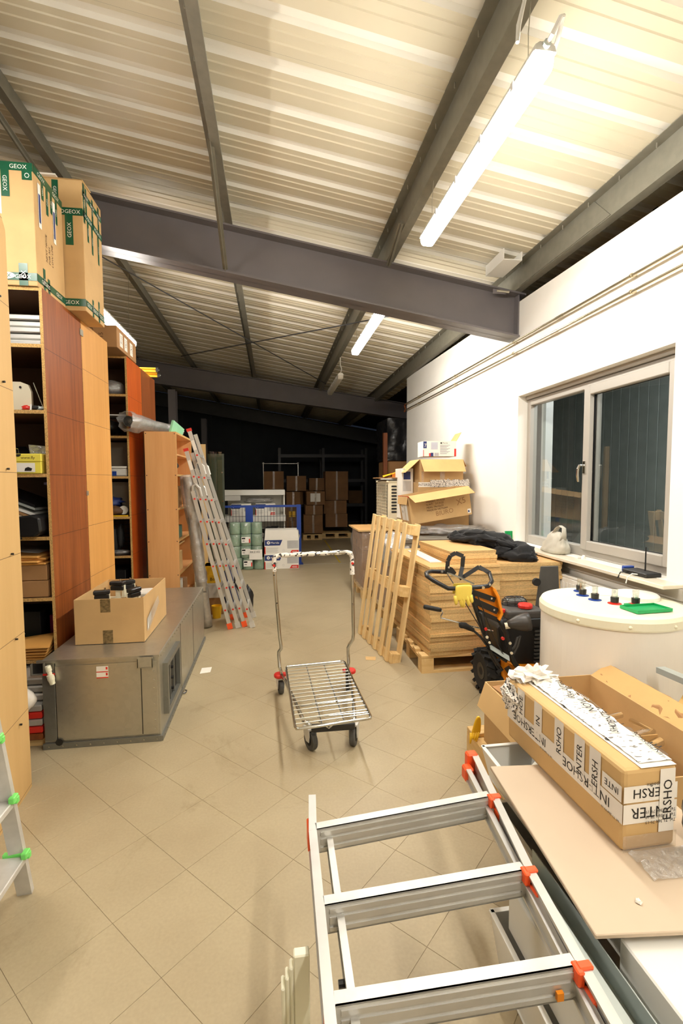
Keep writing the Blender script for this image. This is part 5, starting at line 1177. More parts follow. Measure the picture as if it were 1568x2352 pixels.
    part('mount_plate', MB().bar((1.72,3.085,.205),(1.92,3.085,.19),.008,.05), m_blackm, t)
    def wheel(x0,x1):
        c=V(((x0+x1)/2,3.26,.165)); h=(x1-x0)/2; w_=MX.Rotation(math.pi/2,4,'Y')
        w=part('wheel', MB().lathe(c,[(.06,-h*.85),(.125,-h),(.146,-h*.7),(.146,h*.7),(.125,h),(.06,h*.85)],26,mat=w_), m_rubberd, t)
        mb=MB()
        for k in range(15):
            a=2*math.pi*k/15
            for sg in (-1,1):
                aa=a+(.2 if sg>0 else 0); d=V((0,math.cos(aa),math.sin(aa))); e=V((0,-math.sin(aa),math.cos(aa)))
                mb.bar(c+d*.152+V((sg*h*1.02,0,0)),c+d*.152+V((sg*h*.1,0,0))+e*.025,.022,.024,up=d)
        part('tread', mb, m_rubberd, w); part('rim', MB().lathe(c,[(.0,-h*.8),(.06,-h*.9),(.062,h*.9),(.0,h*.8)],18,mat=w_), m_blackm, w)
    wheel(1.475,1.575); wheel(1.945,2.03)
    part('axle', MB().cyl((1.575,3.26,.165),(1.945,3.26,.165),.012,n=10), m_blackm, t)
blower()
t = thing('rubber_glove', 'yellow rubber glove hanging over the snow blower handlebar', 'glove', (1.22,2.96,.72))
mb = MB().loft([[V((1.222+a*.060+o,2.965+b*.014,z)) for a,b in ((-1,-1),(-.4,-1.3),(.3,-.9),(1,-1.1),(1,.6),(-1,.6))] for z,o in ((.872,.0),(.855,.0),(.82,.0),(.79,-.004),(.765,-.006))])
part('palm', mb, m_glove, t, smooth=True, sub=1)
for k,(x,l,dx) in enumerate(((1.168,.035,.003),(1.195,.05,.012),(1.218,.055,.004),(1.243,.045,.012),(1.27,.025,.008))): part('finger', MB().tube([(x,2.965,.80),(x+dx*.5,2.962,.775),(x+dx,2.960,.775-l*.6),(x+dx*1.2,2.963,.775-l)],[.014,.0135,.012,.006],8), m_glove, t, smooth=True)
one('glove_cuff', MB().slab((1.165,2.995,.873),(1.28,2.995,.873),(1.278,3.02,.80),(1.17,3.02,.80),(0,.004,0)), m_glove, 'back half of the yellow glove folded behind the handlebar', 'glove')
# grey screen between stack and tank
t = thing('grey_screen', 'grey translucent plastic screen standing behind the white tank', 'screen', (2.07,3.42,0))
part('panel', MB().prism([(1.985,3.42,.50),(2.20,3.42,.50),(2.175,3.42,.885),(2.03,3.42,.885)],(0,.012,0)), m_rubber, t, bevel=.004); part('stand', MB().box(2.04,2.16,3.40,3.46,0,.03).box(2.08,2.12,3.425,3.44,.03,.52), m_rubber, t)
part('knob', MB().cyl((1.985,3.415,.77),(1.985,3.39,.77),.03,n=14), m_rubberd, t)

# ------------------------------------------------------------------ white tank
def tank():
    c = (2.055,2.68,0); R = .40
    t = thing('water_tank', 'big round white water tank with fittings on its lid, under the window', 'tank', c)
    part('shell', MB().lathe(c,[(R-.02,.0),(R-.005,.01),(R-.005,.735),(R-.02,.735)],72), m_tankw, t)
    part('lid', MB().lathe(c,[(R-.01,.728),(R+.004,.728),(R+.006,.736),(R+.006,.775),(R-.006,.796),(R-.035,.803),(.0,.806)],72), m_cream, t, smooth=False)
    for ang in (-2.62,-1.98,-1.35):
        d=V((math.cos(ang),math.sin(ang),0)); p=V(c)+d*(R+.005)+V((0,0,.752)); part('lid_screw', MB().blob(p,.010,.010,.010,10,6,0), m_cream, t, smooth=True)
    part('foot_ring', MB().lathe(c,[(R-.06,.0),(R-.04,.0),(R-.04,.012),(R-.06,.012)],40), m_whiteg, t)
    for k,(x,y,blue) in enumerate(((2.02,2.93,1),(1.965,2.82,1),(1.965,2.70,1),(2.022,2.60,0),(2.128,2.56,0))):
        f_=part('pipe_fitting', MB().lathe((x,y,.8045),[(.038,0),(.038,.004),(.018,.006),(.018,.012)],20), m_blue if blue else m_red, t)
        part('socket', MB().lathe((x,y,.815),[(.0,0),(.022,0),(.023,.03),(.0,.03)],16), m_black, f_); part('clear_cap', MB().lathe((x,y,.845),[(.018,0),(.0185,.045),(.015,.048),(.015,.002)],16), m_clear, f_)
    part('cover_plate', MB().lathe((2.14,2.90,.8045),[(.0,0),(.12,0),(.12,.006),(.11,.010),(.0,.010)],40), m_white, t)
    part('cover_plate', MB().lathe((2.26,2.72,.8045),[(.0,0),(.13,0),(.13,.02),(.12,.028),(.0,.028)],40), m_white, t)
    gt = thing('green_tray', 'flat green plastic tray lying on the tank lid', 'tray', (2.09,2.45,.807))
    Mx = MX.Translation((2.095,2.44,.8075))@MX.Rotation(.06,4,'Z')
    part('tray', MB().box(-.115,.115,-.065,.065,0,.006).box(-.115,.115,-.065,-.06,.006,.018).box(-.115,.115,.06,.065,.006,.018).box(-.115,-.11,-.06,.06,.006,.018).box(.11,.115,-.06,.06,.006,.018).xf(Mx), m_greenp, gt)
    part('tab', MB().box(-.07,-.04,.066,.085,.004,.02).xf(Mx), m_greenp, gt)
tank()

# ------------------------------------------------------------------ flat-bed shop trolley in the aisle
def trolley():
    t = thing('shop_trolley', 'chrome flat-bed shop trolley with taped handle standing in the middle of the aisle', 'trolley', (.3,3.1,0))
    L = [(.052,3.44,.150),(.034,3.47,.20),(.029,3.49,.285),(.030,3.49,.305),(.047,3.48,.330),(.046,3.48,.36),(.038,3.48,.42),(.022,3.48,.66),(.006,3.48,.90),(.002,3.48,.965),(.006,3.48,1.0),(.035,3.48,1.014)]
    R_ = [(.535,3.47,1.027),(.560,3.48,1.018),(.572,3.48,.985),(.573,3.48,.90),(.578,3.48,.66),(.581,3.48,.41),(.577,3.48,.37),(.552,3.48,.335),(.541,3.49,.305),(.541,3.49,.27),(.545,3.49,.20),(.535,3.45,.150)]
    part('handle_frame', MB().tube(L+R_, .0125, 10), m_chrome, t, smooth=True)
    wrap = [(.006,3.48,.90),(.003,3.48,.965),(.008,3.48,1.0),(.035,3.48,1.015)]+[(.035+.5*k/16,3.477,1.015+.012*k/16) for k in range(1,16)]+[(.535,3.47,1.027),(.560,3.48,1.017),(.572,3.48,.985),(.573,3.48,.90),(.574,3.48,.86)]
    part('tape_wrap', MB().tube(wrap, [.0165+.0025*((k*7)%3-1) for k in range(len(wrap))], 10), printmat('handle_tape_print',(238,232,222),(60,58,58),42,.60), t)
    for x in (.004,.573): part('tape_mark', MB().cyl((x,3.4625,.945),(x,3.460,.945),.010,n=8), m_red, t)
    for (x,z) in ((.003,.875),(.0215,.67)): part('hole', MB().cyl((x,3.468,z),(x,3.4665,z),.005,n=8), m_black, t)
    for (x,z) in ((.026,.62),(.572,.64)): part('stud', MB().cyl((x,3.468,z),(x,3.455,z),.005,n=8), m_chrome, t)
    # wire deck
    bl,br,fr,fl_ = V((.078,3.405,.222)),V((.505,3.45,.222)),V((.532,2.575,.222)),V((.105,2.53,.216))
    part('deck_rim', MB().tube([bl+(fl_-bl).normalized()*.03,bl+V((.006,-.006,0)),bl+(br-bl).normalized()*.03,br+(bl-br).normalized()*.03,br+V((-.006,-.006,0)),br+(fr-br).normalized()*.03,fr+(br-fr).normalized()*.03,fr+V((-.006,.006,0)),fr+(fl_-fr).normalized()*.03,fl_+(fr-fl_).normalized()*.03,fl_+V((.006,.006,0)),fl_+(bl-fl_).normalized()*.03],.0085,8,closed=True), m_chrome, t, smooth=True)
    for k in range(16):
        q=.045+.90*k/15; a=bl*(1-q)+fl_*q; b=br*(1-q)+fr*q
        part('deck_wire', MB().cyl(a+V((0,0,.004)),b+V((0,0,.004)),.0030,n=6), m_wire, t)
    part('deck_wire', MB().tube([fl_*.9+bl*.1*1.0+V((.005,0,.002)),(fl_+fr)*.5+V((-.02,.07,.012)),fr+V((-.01,.06,.006))],.0045,6), m_chrome, t)
    for q in (.345,.64):
        a=bl*(1-q)+br*q; b=fl_*(1-q)+fr*q
        part('deck_support', MB().cyl(a-V((0,0,.004)),b-V((0,0,.004)),.004,n=6), m_galvd, t)
    part('deck_wire', MB().cyl((.15,2.83,.20),(.47,2.86,.20),.005,n=6), m_chrome, t)
    part('front_strut', MB().tube([(.235,2.60,.216),(.29,2.565,.19),(.35,2.60,.216)],.0045,6), m_chrome, t)
    part('back_bar', MB().bar((.10,3.42,.212),(.49,3.46,.212),.016,.012), m_black, t)
    # chassis
    part('chassis_tube', MB().tube([(.050,3.44,.150),(.070,3.30,.165),(.120,2.95,.175),(.160,2.70,.17),(.200,2.66,.16)],.0125,9), m_chrome, t, smooth=True)
    part('chassis_tube', MB().tube([(.535,3.45,.150),(.525,3.30,.165),(.490,2.95,.175),(.455,2.70,.17),(.435,2.66,.16)],.0125,9), m_chrome, t, smooth=True)
    part('front_plate', MB().box(.20,.45,2.645,2.675,.125,.165), m_blackm, t, bevel=.004)
    for (x,s_) in ((.048,1),(.540,-1)):
        part('bumper', MB().lathe((x-.018*s_,3.47,.135),[(.0,-.012),(.034,-.012),(.038,-.005),(.038,.008),(.032,.016),(.0,.018)],18), m_red, t, smooth=False)
        part('bumper_collar', MB().cyl((x+.01*s_,3.45,.15),(x+.045*s_,3.45,.152),.016,n=10), m_red, t)
    part('lock_plate', MB().box(.508,.528,3.36,3.40,.03,.19), m_black, t, bevel=.004)
    def caster(x,y,r,ang,top):
        Mx=MX.Translation((x,y,0))@MX.Rotation(ang,4,'Z'); w_=MX.Rotation(math.pi/2,4,'X')
        wl=MB().lathe((0,0,r),[(.0,-.014),(r*.6,-.016),(r*.94,-.016),(r,-.010),(r,.010),(r*.94,.016),(r*.6,.016),(.0,.014)],26,mat=w_).xf(Mx)
        c=part('caster_wheel', wl, m_rubber, t); part('hub', MB().lathe((0,0,r),[(.0,-.017),(r*.5,-.018),(r*.5,.018),(.0,.017)],18,mat=w_).xf(Mx), m_rubberd, c)
        pr=[(-.018,r-.006),(.014,r-.006),(.040,r+.030),(.052,top),(-.022,top),(-.026,r+.03)]
        fk=MB().prism([(a,-.026,b) for a,b in pr],(0,.006,0)).prism([(a,.020,b) for a,b in pr],(0,.006,0)).box(-.02,.05,-.026,.026,top-.006,top+.006)
        part('caster_fork', fk.xf(Mx), m_alus, t, bevel=.002); part('caster_stem', MB().cyl((.03,0,top),(.03,0,top+.03),.010,n=8).xf(Mx), m_galvd, t)
    caster(.040,3.47,.048,1.75,.112); caster(.545,3.47,.048,1.5,.118); caster(.200,2.70,.058,2.0,.125); caster(.452,2.71,.056,1.2,.125)
trolley()

# ------------------------------------------------------------------ foreground right: open carton, trays, board, taped carton, ladder
pb = thing('pallet', 'small pallet showing at the corner of the large open carton', 'pallet', (1.08,1.75,0))
for y in (1.75,2.02,2.28,2.47): part('deck_board', MB().box(1.085,1.70,y,y+.09,.12,.142), m_pinex, pb, bevel=.003)
for x in (1.085,1.34,1.60): part('bearer', MB().box(x,x+.10,1.75,2.56,.0,.119), m_piney, pb, bevel=.003)
oc = Box('open_carton', 'large open brown carton with ragged flaps in front of the white tank', (1.115,1.50,.1435), (.62,.90,.325), mat=m_card, opened=[])
oc.flap('x-',.13,-68,m_cardp); oc.flap('x+',.11,35,m_cardin)
part('inner_flap', MB().slab((.02,.86,.31),(.02,.70,.325),(.16,.62,.36),(.14,.80,.35),(0,0,.005)), m_cardd, oc.t, loc=True)
part('torn_edge', MB().grid(lambda u,v: V((.63+.09*v+.02*NZ.noise(V((u*14,v*3,2))),.02+.86*u,.327+.055*v+.02*NZ.noise(V((u*11,v*4,5))))),26,4), m_cardd, oc.t, loc=True)
part('inner_divider', MB().slab((.18,.40,.01),(.60,.40,.01),(.60,.40,.25),(.18,.40,.25),(0,.005,0)), m_cardin, oc.t, loc=True)
cp = thing('clear_tubing', 'loops of clear acrylic tubing and plastic inside the large open carton', 'tubing', (1.4,1.9,.16))
part('tube', MB().tube([(1.35,2.2,.44),(1.45,2.25,.50),(1.53,2.15,.46),(1.56,1.95,.42)],.012,9), m_clear, cp, smooth=True); part('tube', MB().tube([(1.35,1.80,.42),(1.50,1.75,.50),(1.60,1.80,.47),(1.62,1.95,.44)],.012,9), m_clear, cp, smooth=True)
part('tube', MB().cyl((1.30,1.62,.46),(1.58,1.74,.46),.02,n=12), m_clear, cp, smooth=True); part('tube', MB().cyl((1.28,1.95,.43),(1.60,1.99,.45),.014,n=10), m_clear, cp, smooth=True)
part('plastic_wrap', MB().blob((1.40,1.85,.36),.22,.30,.10,22,12,.25,3,6), m_film, cp, smooth=True)
one('orange_board', MB().slab((1.775,2.14,.004),(1.765,1.36,.004),(1.975,1.26,.575),(2.02,2.06,.535),(.006,0,0)), M('buff_card_sheet',(232,192,120),.75,var=.05), 'loose yellow-brown card sheet leaning beside the large open carton', 'card')
one('white_rail', MB().bar((1.985,2.20,.560),(2.00,1.22,.602),.05,.03), m_bluegr, 'grey-white rail lying over the card at the right edge', 'rail')
t = thing('rubber_glove', 'yellow rubber glove draped on the pallet corner by the open carton', 'glove', (1.07,2.47,.14))
part('palm', MB().loft([[V((1.098+o+a*w_,2.452+b*.009,z)) for a,b in ((-1,-.6),(-.4,-1.2),(.3,-.7),(1,-1),(1,.8),(.2,1),(-.6,.7))] for z,w_,o in ((.252,.008,.006),(.238,.017,.004),(.215,.024,0),(.19,.026,-.004),(.168,.030,-.008),(.150,.030,-.012))]), m_yellow, t, smooth=True, sub=1)
for k in range(4): part('finger', MB().tube([(1.064+.014*k,2.450,.162),(1.058+.012*k,2.440,.140),(1.052+.011*k,2.436,.110+.008*((k*3)%4))],[.0085,.008,.005],7), m_yellow, t, smooth=True)

def tray(label, x0,x1,y0,y1,z0,z1, mat=m_white, lip=.012):
    t = thing('sheet_metal_tray', label, 'tray', (x0,y0,z0)); q=.002
    part('base', MB().box(x0+.02,x1-.02,y0+.02,y1-.02,z0,z0+q), mat, t)
    for a,b,c,d in (((x0,y0),(x0,y1),(x0+.025,y1-.025),(x0+.025,y0+.025)),((x1,y1),(x1,y0),(x1-.025,y0+.025),(x1-.025,y1-.025)),((x0,y1),(x1,y1),(x1-.025,y1-.025),(x0+.025,y1-.025)),((x1,y0),(x0,y0),(x0+.025,y0+.025),(x1-.025,y0+.025))):
        part('side', MB().slab((a[0],a[1],z1),(b[0],b[1],z1),(c[0],c[1],z0),(d[0],d[1],z0),(0,0,.003)), mat, t)
    part('rim', MB().box(x0-.004,x0+lip,y0,y1,z1,z1+.004).box(x1-lip,x1+.004,y0,y1,z1,z1+.004).box(x0,x1,y1-lip,y1+.004,z1,z1+.004).box(x0,x1,y0-.004,y0+lip,z1,z1+.004), mat, t, bevel=.001)
    return t
tr = tray('white open metal tray under the beige board, far end empty', .84,1.07,1.02,1.83,.335,.452)
part('reflector', MB().slab((.90,1.45,.36),(.90,1.78,.36),(.96,1.78,.36),(.96,1.45,.36),(0,0,.002)).slab((.96,1.45,.362),(.96,1.74,.362),(1.045,1.74,.44),(1.045,1.45,.44),(0,0,.002)), m_galv, tr)
part('lamp_socket', MB().lathe((.925,1.735,.36),[(.028,0),(.028,.02),(.02,.03),(.02,.01)],16), m_white, tr)
t2 = tray('second white metal tray, below the open one', .815,1.10,.55,1.66,.19,.33, m_whiteg)
t3 = tray('lowest white metal tray, sticking out under the ladder', .665,1.06,.35,1.37,.004,.185, m_white)
one('steel_channel', MB().box(.700,.790,.35,1.34,.336,.339).box(.700,.703,.35,1.34,.339,.416).box(.787,.790,.35,1.34,.339,.40).box(.700,.730,.35,1.34,.413,.416), m_bluegr, 'long blue-grey steel channel along the left side of the trays, under the ladder rail', 'channel')
one('channel_packer', MB().box(.69,.80,.40,1.30,.190,.335), m_whiteg, 'white folded panel carrying the steel channel', 'panel', bevel=.004)
one('channel_hole', MB().cyl((.7895,1.05,.37),(.7915,1.05,.37),.014,n=14), m_black, 'dark round hole in the steel channel', 'hole')
t = thing('metal_box', 'white metal box at the bottom right corner, under the beige board', 'box', (.9,.8,.19))
part('body', MB().box(.82,1.25,.55,1.0,.335,.44), m_white, t, bevel=.004); part('ribs', MB().box(.83,1.25,.50,.545,.30,.40).box(.84,1.25,.44,.49,.29,.37), m_bluegr, t, bevel=.006)
one('beige_board', MB().slab((.745,.985,.458),(1.30,.93,.458),(1.32,1.62,.458),(.800,1.665,.458),(0,0,.012)), m_beige, 'long smooth beige board lying over the white trays', 'board', bevel=.002)
one('plaster_crumb', MB().blob((.91,1.05,.474),.009,.008,.005,8,5,.3,3,1), m_paper, 'small white crumb on the beige board', 'crumb')
# long carton wrapped in white printed tape
BM = MX.Translation((.985,1.205,.4725))@MX.Rotation(math.radians(1.2),4,'Z')
lc_ = Box('taped_carton', 'long brown carton wrapped in white printed tape, lying on the beige board', (0,0,0), (.175,.66,.245), mat=m_cardp, M=BM, bevel=.012)
TW = [m_tapew, m_ink]
B = lc_; w,d,h = B.w,B.d,B.h
# left face (x-): u runs from far (0) to near (d)
B.tape('x-',.0,h*.34,d,h*.58,TW,'INTERSHOE',2,size=.044,flip=True)
mb = MB()
for k in range(2): B.write(mb,'x-','tel. 71 364 79 19',.32+k*.33,h*.36,.011,0,180,.003)
part('small_print', mb, m_ink, B.t, loc=True)
for u,l,tx in ((.20,.14,'IN'),(.33,.15,'RSHO'),(.44,.155,'INTER'),(.515,.16,'ERSH'),(.08,.13,'HOE')): B.tape('x-',u,h-l,u+.052,h-.003,TW,tx,1,True,size=.037,off=.0024)
B.tape('x-',.575,h*.60,d-.004,h-.05,TW,'INTE',1,size=.028,off=.003,flip=True)
# top
part('tape', B.rect(MB(),'z+',.055,.0,w-.004,d,0,.002), m_tapew, B.t, loc=True)
mb = MB()
for k,(tx,x,y,s_,r) in enumerate((('SHOE',.10,.05,.045,20),('INTERSHOE',.075,.14,.032,62),('PHOES',.09,.23,.04,70),('NOVI',.13,.27,.05,75),('INTERS',.08,.36,.036,64),('INTERSHOE',.10,.44,.034,72),('OCST',.07,.56,.04,30),('INTE',.12,.55,.04,40),('HOE',.02,.60,.04,80))): B.write(mb,'z+',tx,x,y,s_,0,r,.004)
for k in range(16):
    y=.03+k*.04
    for q in range(2): B.rect(mb,'z+',.065+.02*q+.03*(k%3),y,.11+.02*q+.03*(k%3),y+.004,0,.0036)
part('lettering', mb, m_ink, B.t, loc=True)
def crumple(u,v):
    x=.02+.155*u; y=.02+.60*v; return V((x,y,h+.004+.016*abs(NZ.noise(V((u*3,v*11,1))))*(.4+v)+.02*max(0,v-.8)*5*abs(NZ.noise(V((u*7,v*20,4))))))
part('crumpled_tape', MB().grid(lambda u,v: crumple(.30+.70*u,v),12,40), printmat('crumpled_print',(240,235,226),(128,124,118),40,.64,(1,2.2,1)), B.t, loc=True)
mb = MB()
for k,(tx,x,y,s_,r) in enumerate((('INTERSHOE',.165,.04,.024,84),('SHOE',.12,.17,.034,60),('INTER',.16,.24,.034,74),('NOVI',.15,.31,.042,78),('RSHOE',.14,.42,.034,62),('INTERS',.155,.49,.028,70))): B.write(mb,'z+',tx,x,y,s_,0,r,.012)
part('lettering', mb, m_ink, B.t, loc=True)
# torn far end: lump of bunched tape
part('bunched_tape', MB().blob((w*.55,d-.03,h+.012),.085,.05,.04,22,12,.42,4,9), [m_tapew], B.t, loc=True)
part('bunched_tape', MB().blob((.02,d-.02,h*.74),.045,.07,.06,18,10,.45,4,3), [m_print], B.t, loc=True)
# near face (y-)
B.tape('y-',0,h*.34,w,h*.58,TW,'INTER',1,size=.046,flip=True); B.tape('y-',.0,h*.60,w,h*.80,TW,'TERSH',1,size=.040,flip=True); B.tape('y-',.115,.05,.165,h-.005,TW,'ERSHO',1,True,size=.040,off=.0034)
mb=MB()
for k in range(3): B.write(mb,'y-','Tel. 71 364 79 19',.17,h*.36+.016*k,.014,0,180,.0042)
part('small_print', mb, m_ink, B.t, loc=True)
mb=MB(); B.write(mb,'y-','W przypadku',.16,h*.82,.016,0,180,.003); part('small_print', mb, m_ink, B.t, loc=True)
part('clear_tape', B.rect(MB(),'y-',.0,.0,w,.05,0,.004), m_tapec, B.t, loc=True)
one('clear_film', MB().grid(lambda u,v: V((1.0+.20*u,1.10+.10*v,.4735+.03*abs(NZ.noise(V((u*7,v*7,3))))*(1-abs(2*v-1)*.4))),16,8), m_filmh, 'torn clear film at the near foot of the taped carton', 'film', smooth=True)
one('black_case', MB().blob((1.25,1.16,.545),.05,.10,.072,14,10,.05,2,1,ex=.6), m_black, 'black rounded case at the right edge beside the taped carton', 'case', smooth=True)

# stepladder lying flat
def flat_ladder():
    t = thing('step_ladder', 'aluminium step ladder with wide grooved treads lying flat at lower right', 'ladder', (.4,1.2,.42))
    z1,z0 = .500,.422
    Lp = [V((.130,1.555,0)),V((.118,1.39,0)),V((.114,1.126,0)),V((.110,.895,0)),V((.105,.62,0)),V((.10,.30,0))]
    Rp = [V((.742,1.70,0)),V((.706,1.457,0)),V((.662,1.156,0)),V((.640,.898,0)),V((.62,.62,0)),V((.60,.30,0))]
    def rail(P, dx, nm='rail', za=z0, zb=z1, wd=.024):
        mb=MB(); a,b=P[0],P[-1]; b = V((b.x,b.y,0))
        for p,q in zip(P[:-1],P[1:]):
            pa,qa=V((p.x+dx,p.y,(za+zb)/2)),V((q.x+dx,q.y,(za+zb)/2))
            mb.bar(pa+V((0,0,(zb-za)/2-.003)),qa+V((0,0,(zb-za)/2-.003)),wd,.006); mb.bar(pa-V((0,0,(zb-za)/2-.003)),qa-V((0,0,(zb-za)/2-.003)),wd,.006)
            mb.bar(pa,qa,.005,zb-za-.012)
        return part(nm, mb, m_alu, t)
    rail(Lp,-.012); rail(Rp,.012)
    rail([V((.742,1.66,0)),V((.61,.30,0))],-.030,'rear_rail',.424,.470,.018); rail([V((.136,1.40,0)),V((.118,.30,0))],.022,'rear_rail',.424,.470,.018)
    for k in range(1,5):
        a,b = Lp[k],Rp[k]; d=(b-a).normalized(); n=V((d.y,-d.x,0)); n = n if n.y<0 else -n
        tread = MB()
        A=V((a.x,a.y,0)); Bv=V((b.x,b.y,0))
        tread.slab(A+V((0,0,z0+.002)),Bv+V((0,0,z0+.002)),Bv+V((0,0,z1)),A+V((0,0,z1)),-n*.004)
        tread.slab(A+V((0,0,z1-.004)),Bv+V((0,0,z1-.004)),Bv+V((0,0,z1)),A+V((0,0,z1)),-n*.030)
        tread.slab(A+V((0,0,z0+.002)),Bv+V((0,0,z0+.002)),Bv+V((0,0,z0+.006)),A+V((0,0,z0+.006)),-n*.030)
        tr_=part('tread', tread, m_alus, t)
        gr=MB()
        for (za,zb) in ((z0+.010,z0+.020),(z0+.030,z0+.046),(z0+.056,z0+.068)):
            gr.slab(A+d*.012+V((0,0,za)),Bv-d*.012+V((0,0,za)),Bv-d*.012+V((0,0,zb)),A+d*.012+V((0,0,zb)),n*.003)
        part('tread_rib', gr, m_alu, tr_)
        part('tread_clip', MB().box(b.x-.012,b.x+.004,b.y-.02,b.y+.012,z1-.030,z1+.004).box(b.x+.0,b.x+.010,b.y-.055,b.y-.015,z0+.012,z1-.026).box(b.x-.004,b.x+.030,b.y-.012,b.y+.008,z1-.004,z1+.006), m_oran, t, bevel=.003)
    part('foot', MB().box(.722,.765,1.69,1.725,.418,.506), m_oran, t, bevel=.006); part('foot', MB().box(.700,.735,1.655,1.70,.418,.470), m_oran, t, bevel=.006)
    part('rail_clip', MB().box(.092,.106,1.40,1.46,z0,z1-.01), m_oran, t, bevel=.003); part('rail_clip', MB().box(.088,.100,.88,.915,z0,z1-.006), m_oran, t, bevel=.003)
    part('hinge_pin', MB().cyl((.13,1.46,.455),(.145,1.46,.455),.008,n=8).cyl((.128,.98,.45),(.142,.98,.45),.008,n=8), m_blackm, t)
    part('yellow_tag', MB().box(.585,.60,.885,.893,.44,.458), m_orap, t)
flat_ladder()
# white board ends at the bottom edge
t = thing('white_boards', 'narrow white boards standing on end at the bottom edge of the picture', 'boards', (.04,1.1,0))
for k,(x0,x1,zt) in enumerate(((.034,.072,.43),(.024,.033,.405),(.014,.023,.385),(.004,.013,.365))): part('board', MB().box(x0,x1,1.075-.004*k,1.10,.0,zt), m_cream, t, bevel=.003)
# small stepladder at the left edge
t = thing('step_stool', 'small step ladder with bright green tread ends at the left edge', 'ladder', (-1.1,1.75,0))
part('rail', MB().bar((-.945,1.885,.0),(-.925,1.68,.78),.05,.022), m_alus, t); part('rail', MB().bar((-1.42,1.885,.0),(-1.42,1.68,.78),.05,.022), m_alus, t)
part('rear_leg', MB().bar((-.985,1.50,.0),(-.945,1.64,.72),.03,.02), m_alus, t); part('rear_leg', MB().bar((-1.40,1.50,.0),(-1.40,1.64,.72),.03,.02), m_alus, t)
for k,(y,z) in enumerate(((1.83,.195),(1.77,.445),(1.70,.70))):
    tr_=part('tread', MB().box(-1.41,-.905,y-.185,y-.012,z-.024,z), m_alus, t, bevel=.003)
    part('tread_end', MB().box(-.985,-.893,y-.012,y+.006,z-.014,z+.010).box(-.915,-.895,y-.03,y+.004,z-.004,z+.020), m_lime, t, bevel=.003)
# ================================================================== BACK OF THE HALL
# blue mesh barrier
t = thing('mesh_fence', 'blue framed wire mesh barrier in front of the dark hall', 'fence', (-.2,9.0,0))
part('post', MB().box(.44,.52,8.98,9.04,0,1.11), m_blue, t); part('post', MB().box(-.49,-.36,8.98,9.03,.0,1.10), m_blue, t); part('post', MB().box(-1.22,-1.14,8.98,9.04,0,1.11), m_blue, t)
part('rail', MB().box(-1.14,.44,8.985,9.03,1.065,1.105), m_blue, t); part('rail', MB().box(-1.14,.44,8.985,9.03,.10,.14), m_blue, t)
mb = MB()
for k in range(28): mb.cyl((-1.12+.057*k,9.0,.12),(-1.12+.057*k,9.0,1.08),.0035,n=5)
for k in range(4): mb.cyl((-1.14,9.005,.3+.2*k),(.44,9.005,.3+.2*k),.0035,n=5)
part('wires', mb, m_blackm, t, kind='stuff')
part('foot', MB().box(.41,.55,8.9,9.12,0,.012), m_blue, t)
# white counter behind the barrier
t = thing('display_counter', 'white shop display counter behind the blue mesh barrier', 'counter', (-.35,9.8,0))
part('top_board', MB().box(-.955,.245,9.6,10.1,1.272,1.375), m_white, t, bevel=.004); part('back_panel', MB().box(-.90,.243,10.06,10.09,.05,1.27), m_white, t)
part('side_panel', MB().box(.215,.243,9.7,10.06,.05,1.27), m_white, t); part('shelf', MB().box(-1.0,.25,9.55,10.05,.755,.875), m_white, t, bevel=.004); part('ledge', MB().box(-1.01,-.62,9.58,10.05,1.17,1.268), m_whiteg, t)
part('plinth', MB().box(-.93,.24,9.66,10.05,.0,.10), m_whiteg, t)
one('film_heap', MB().blob((-.26,9.76,1.165),.27,.13,.05,26,12,.3,3.2,5), m_filmh, 'heap of clear packaging film on the cartons of the white counter', 'film', smooth=True)
for (x,lb) in ((-.80,'white printed carton on the counter shelf, left of the blue post'),(-.33,'white printed carton on the counter shelf, right of the blue post')):
    bx = Box('printed_carton', lb, (x,9.60,.876), (.38,.3,.23), mat=m_paper); merida(bx,'y-',.38,.23)
one('black_bag', MB().blob((-.02,9.35,.60),.16,.10,.08,16,10,.3,3,3).blob((-.02,9.35,.27),.2,.14,.28,16,10,.2,3,5), m_black, 'black sack between the paper rolls and the white counter', 'sack', smooth=True)
# stacked paper rolls
t_names = ('bottom row','second row from the bottom','third row from the bottom','top row')
for r in range(4):
    for c_ in range(3):
        x = -.655+c_*.187+(.03 if r==0 else 0); z = .003+r*.207
        t = thing('paper_roll', 'green paper towel roll in film, %s, %s column of the stack' % (t_names[r],('left','middle','right')[c_]), 'paper roll', (x,8.6,z), group='green paper rolls by the blue barrier')
        part('roll', MB().lathe((x,8.6,z),[(.03,0),(.088,.002),(.092,.012),(.092,.19),(.088,.202),(.03,.204)],22), m_roll, t, smooth=False)
        part('film', MB().lathe((x,8.6,z),[(.094,0),(.0945,.05),(.093,.1),(.0945,.15),(.094,.204)],16), m_film, t, smooth=True)
        if c_==1 and r<3:
            part('label_sticker', MB().box(x-.075,x+.075,8.496,8.5,z+.06,z+.165), m_paper, t); part('label_print', MB().box(x-.068,x-.01,8.4945,8.4955,z+.125,z+.152).box(x-.06,x-.02,8.4945,8.4955,z+.09,z+.1), m_ink, t); part('label_stripe', MB().box(x+.052,x+.074,8.4945,8.4955,z+.06,z+.13), m_red, t)
t = thing('paper_sign', 'white paper sheet with a printed code on the green rolls', 'sign', (-.3,8.47,.19))
part('sheet', MB().grid(lambda u,v: V((-.415+.225*u,8.478-.008*math.sin(3*u),.185+.175*v)),6,4), m_paper, t); mb=MB(); mb.text('RKZ102',(-.400,8.466,.30),(1,0,.03),(0,0,1),.050); part('lettering',mb,m_ink,t)
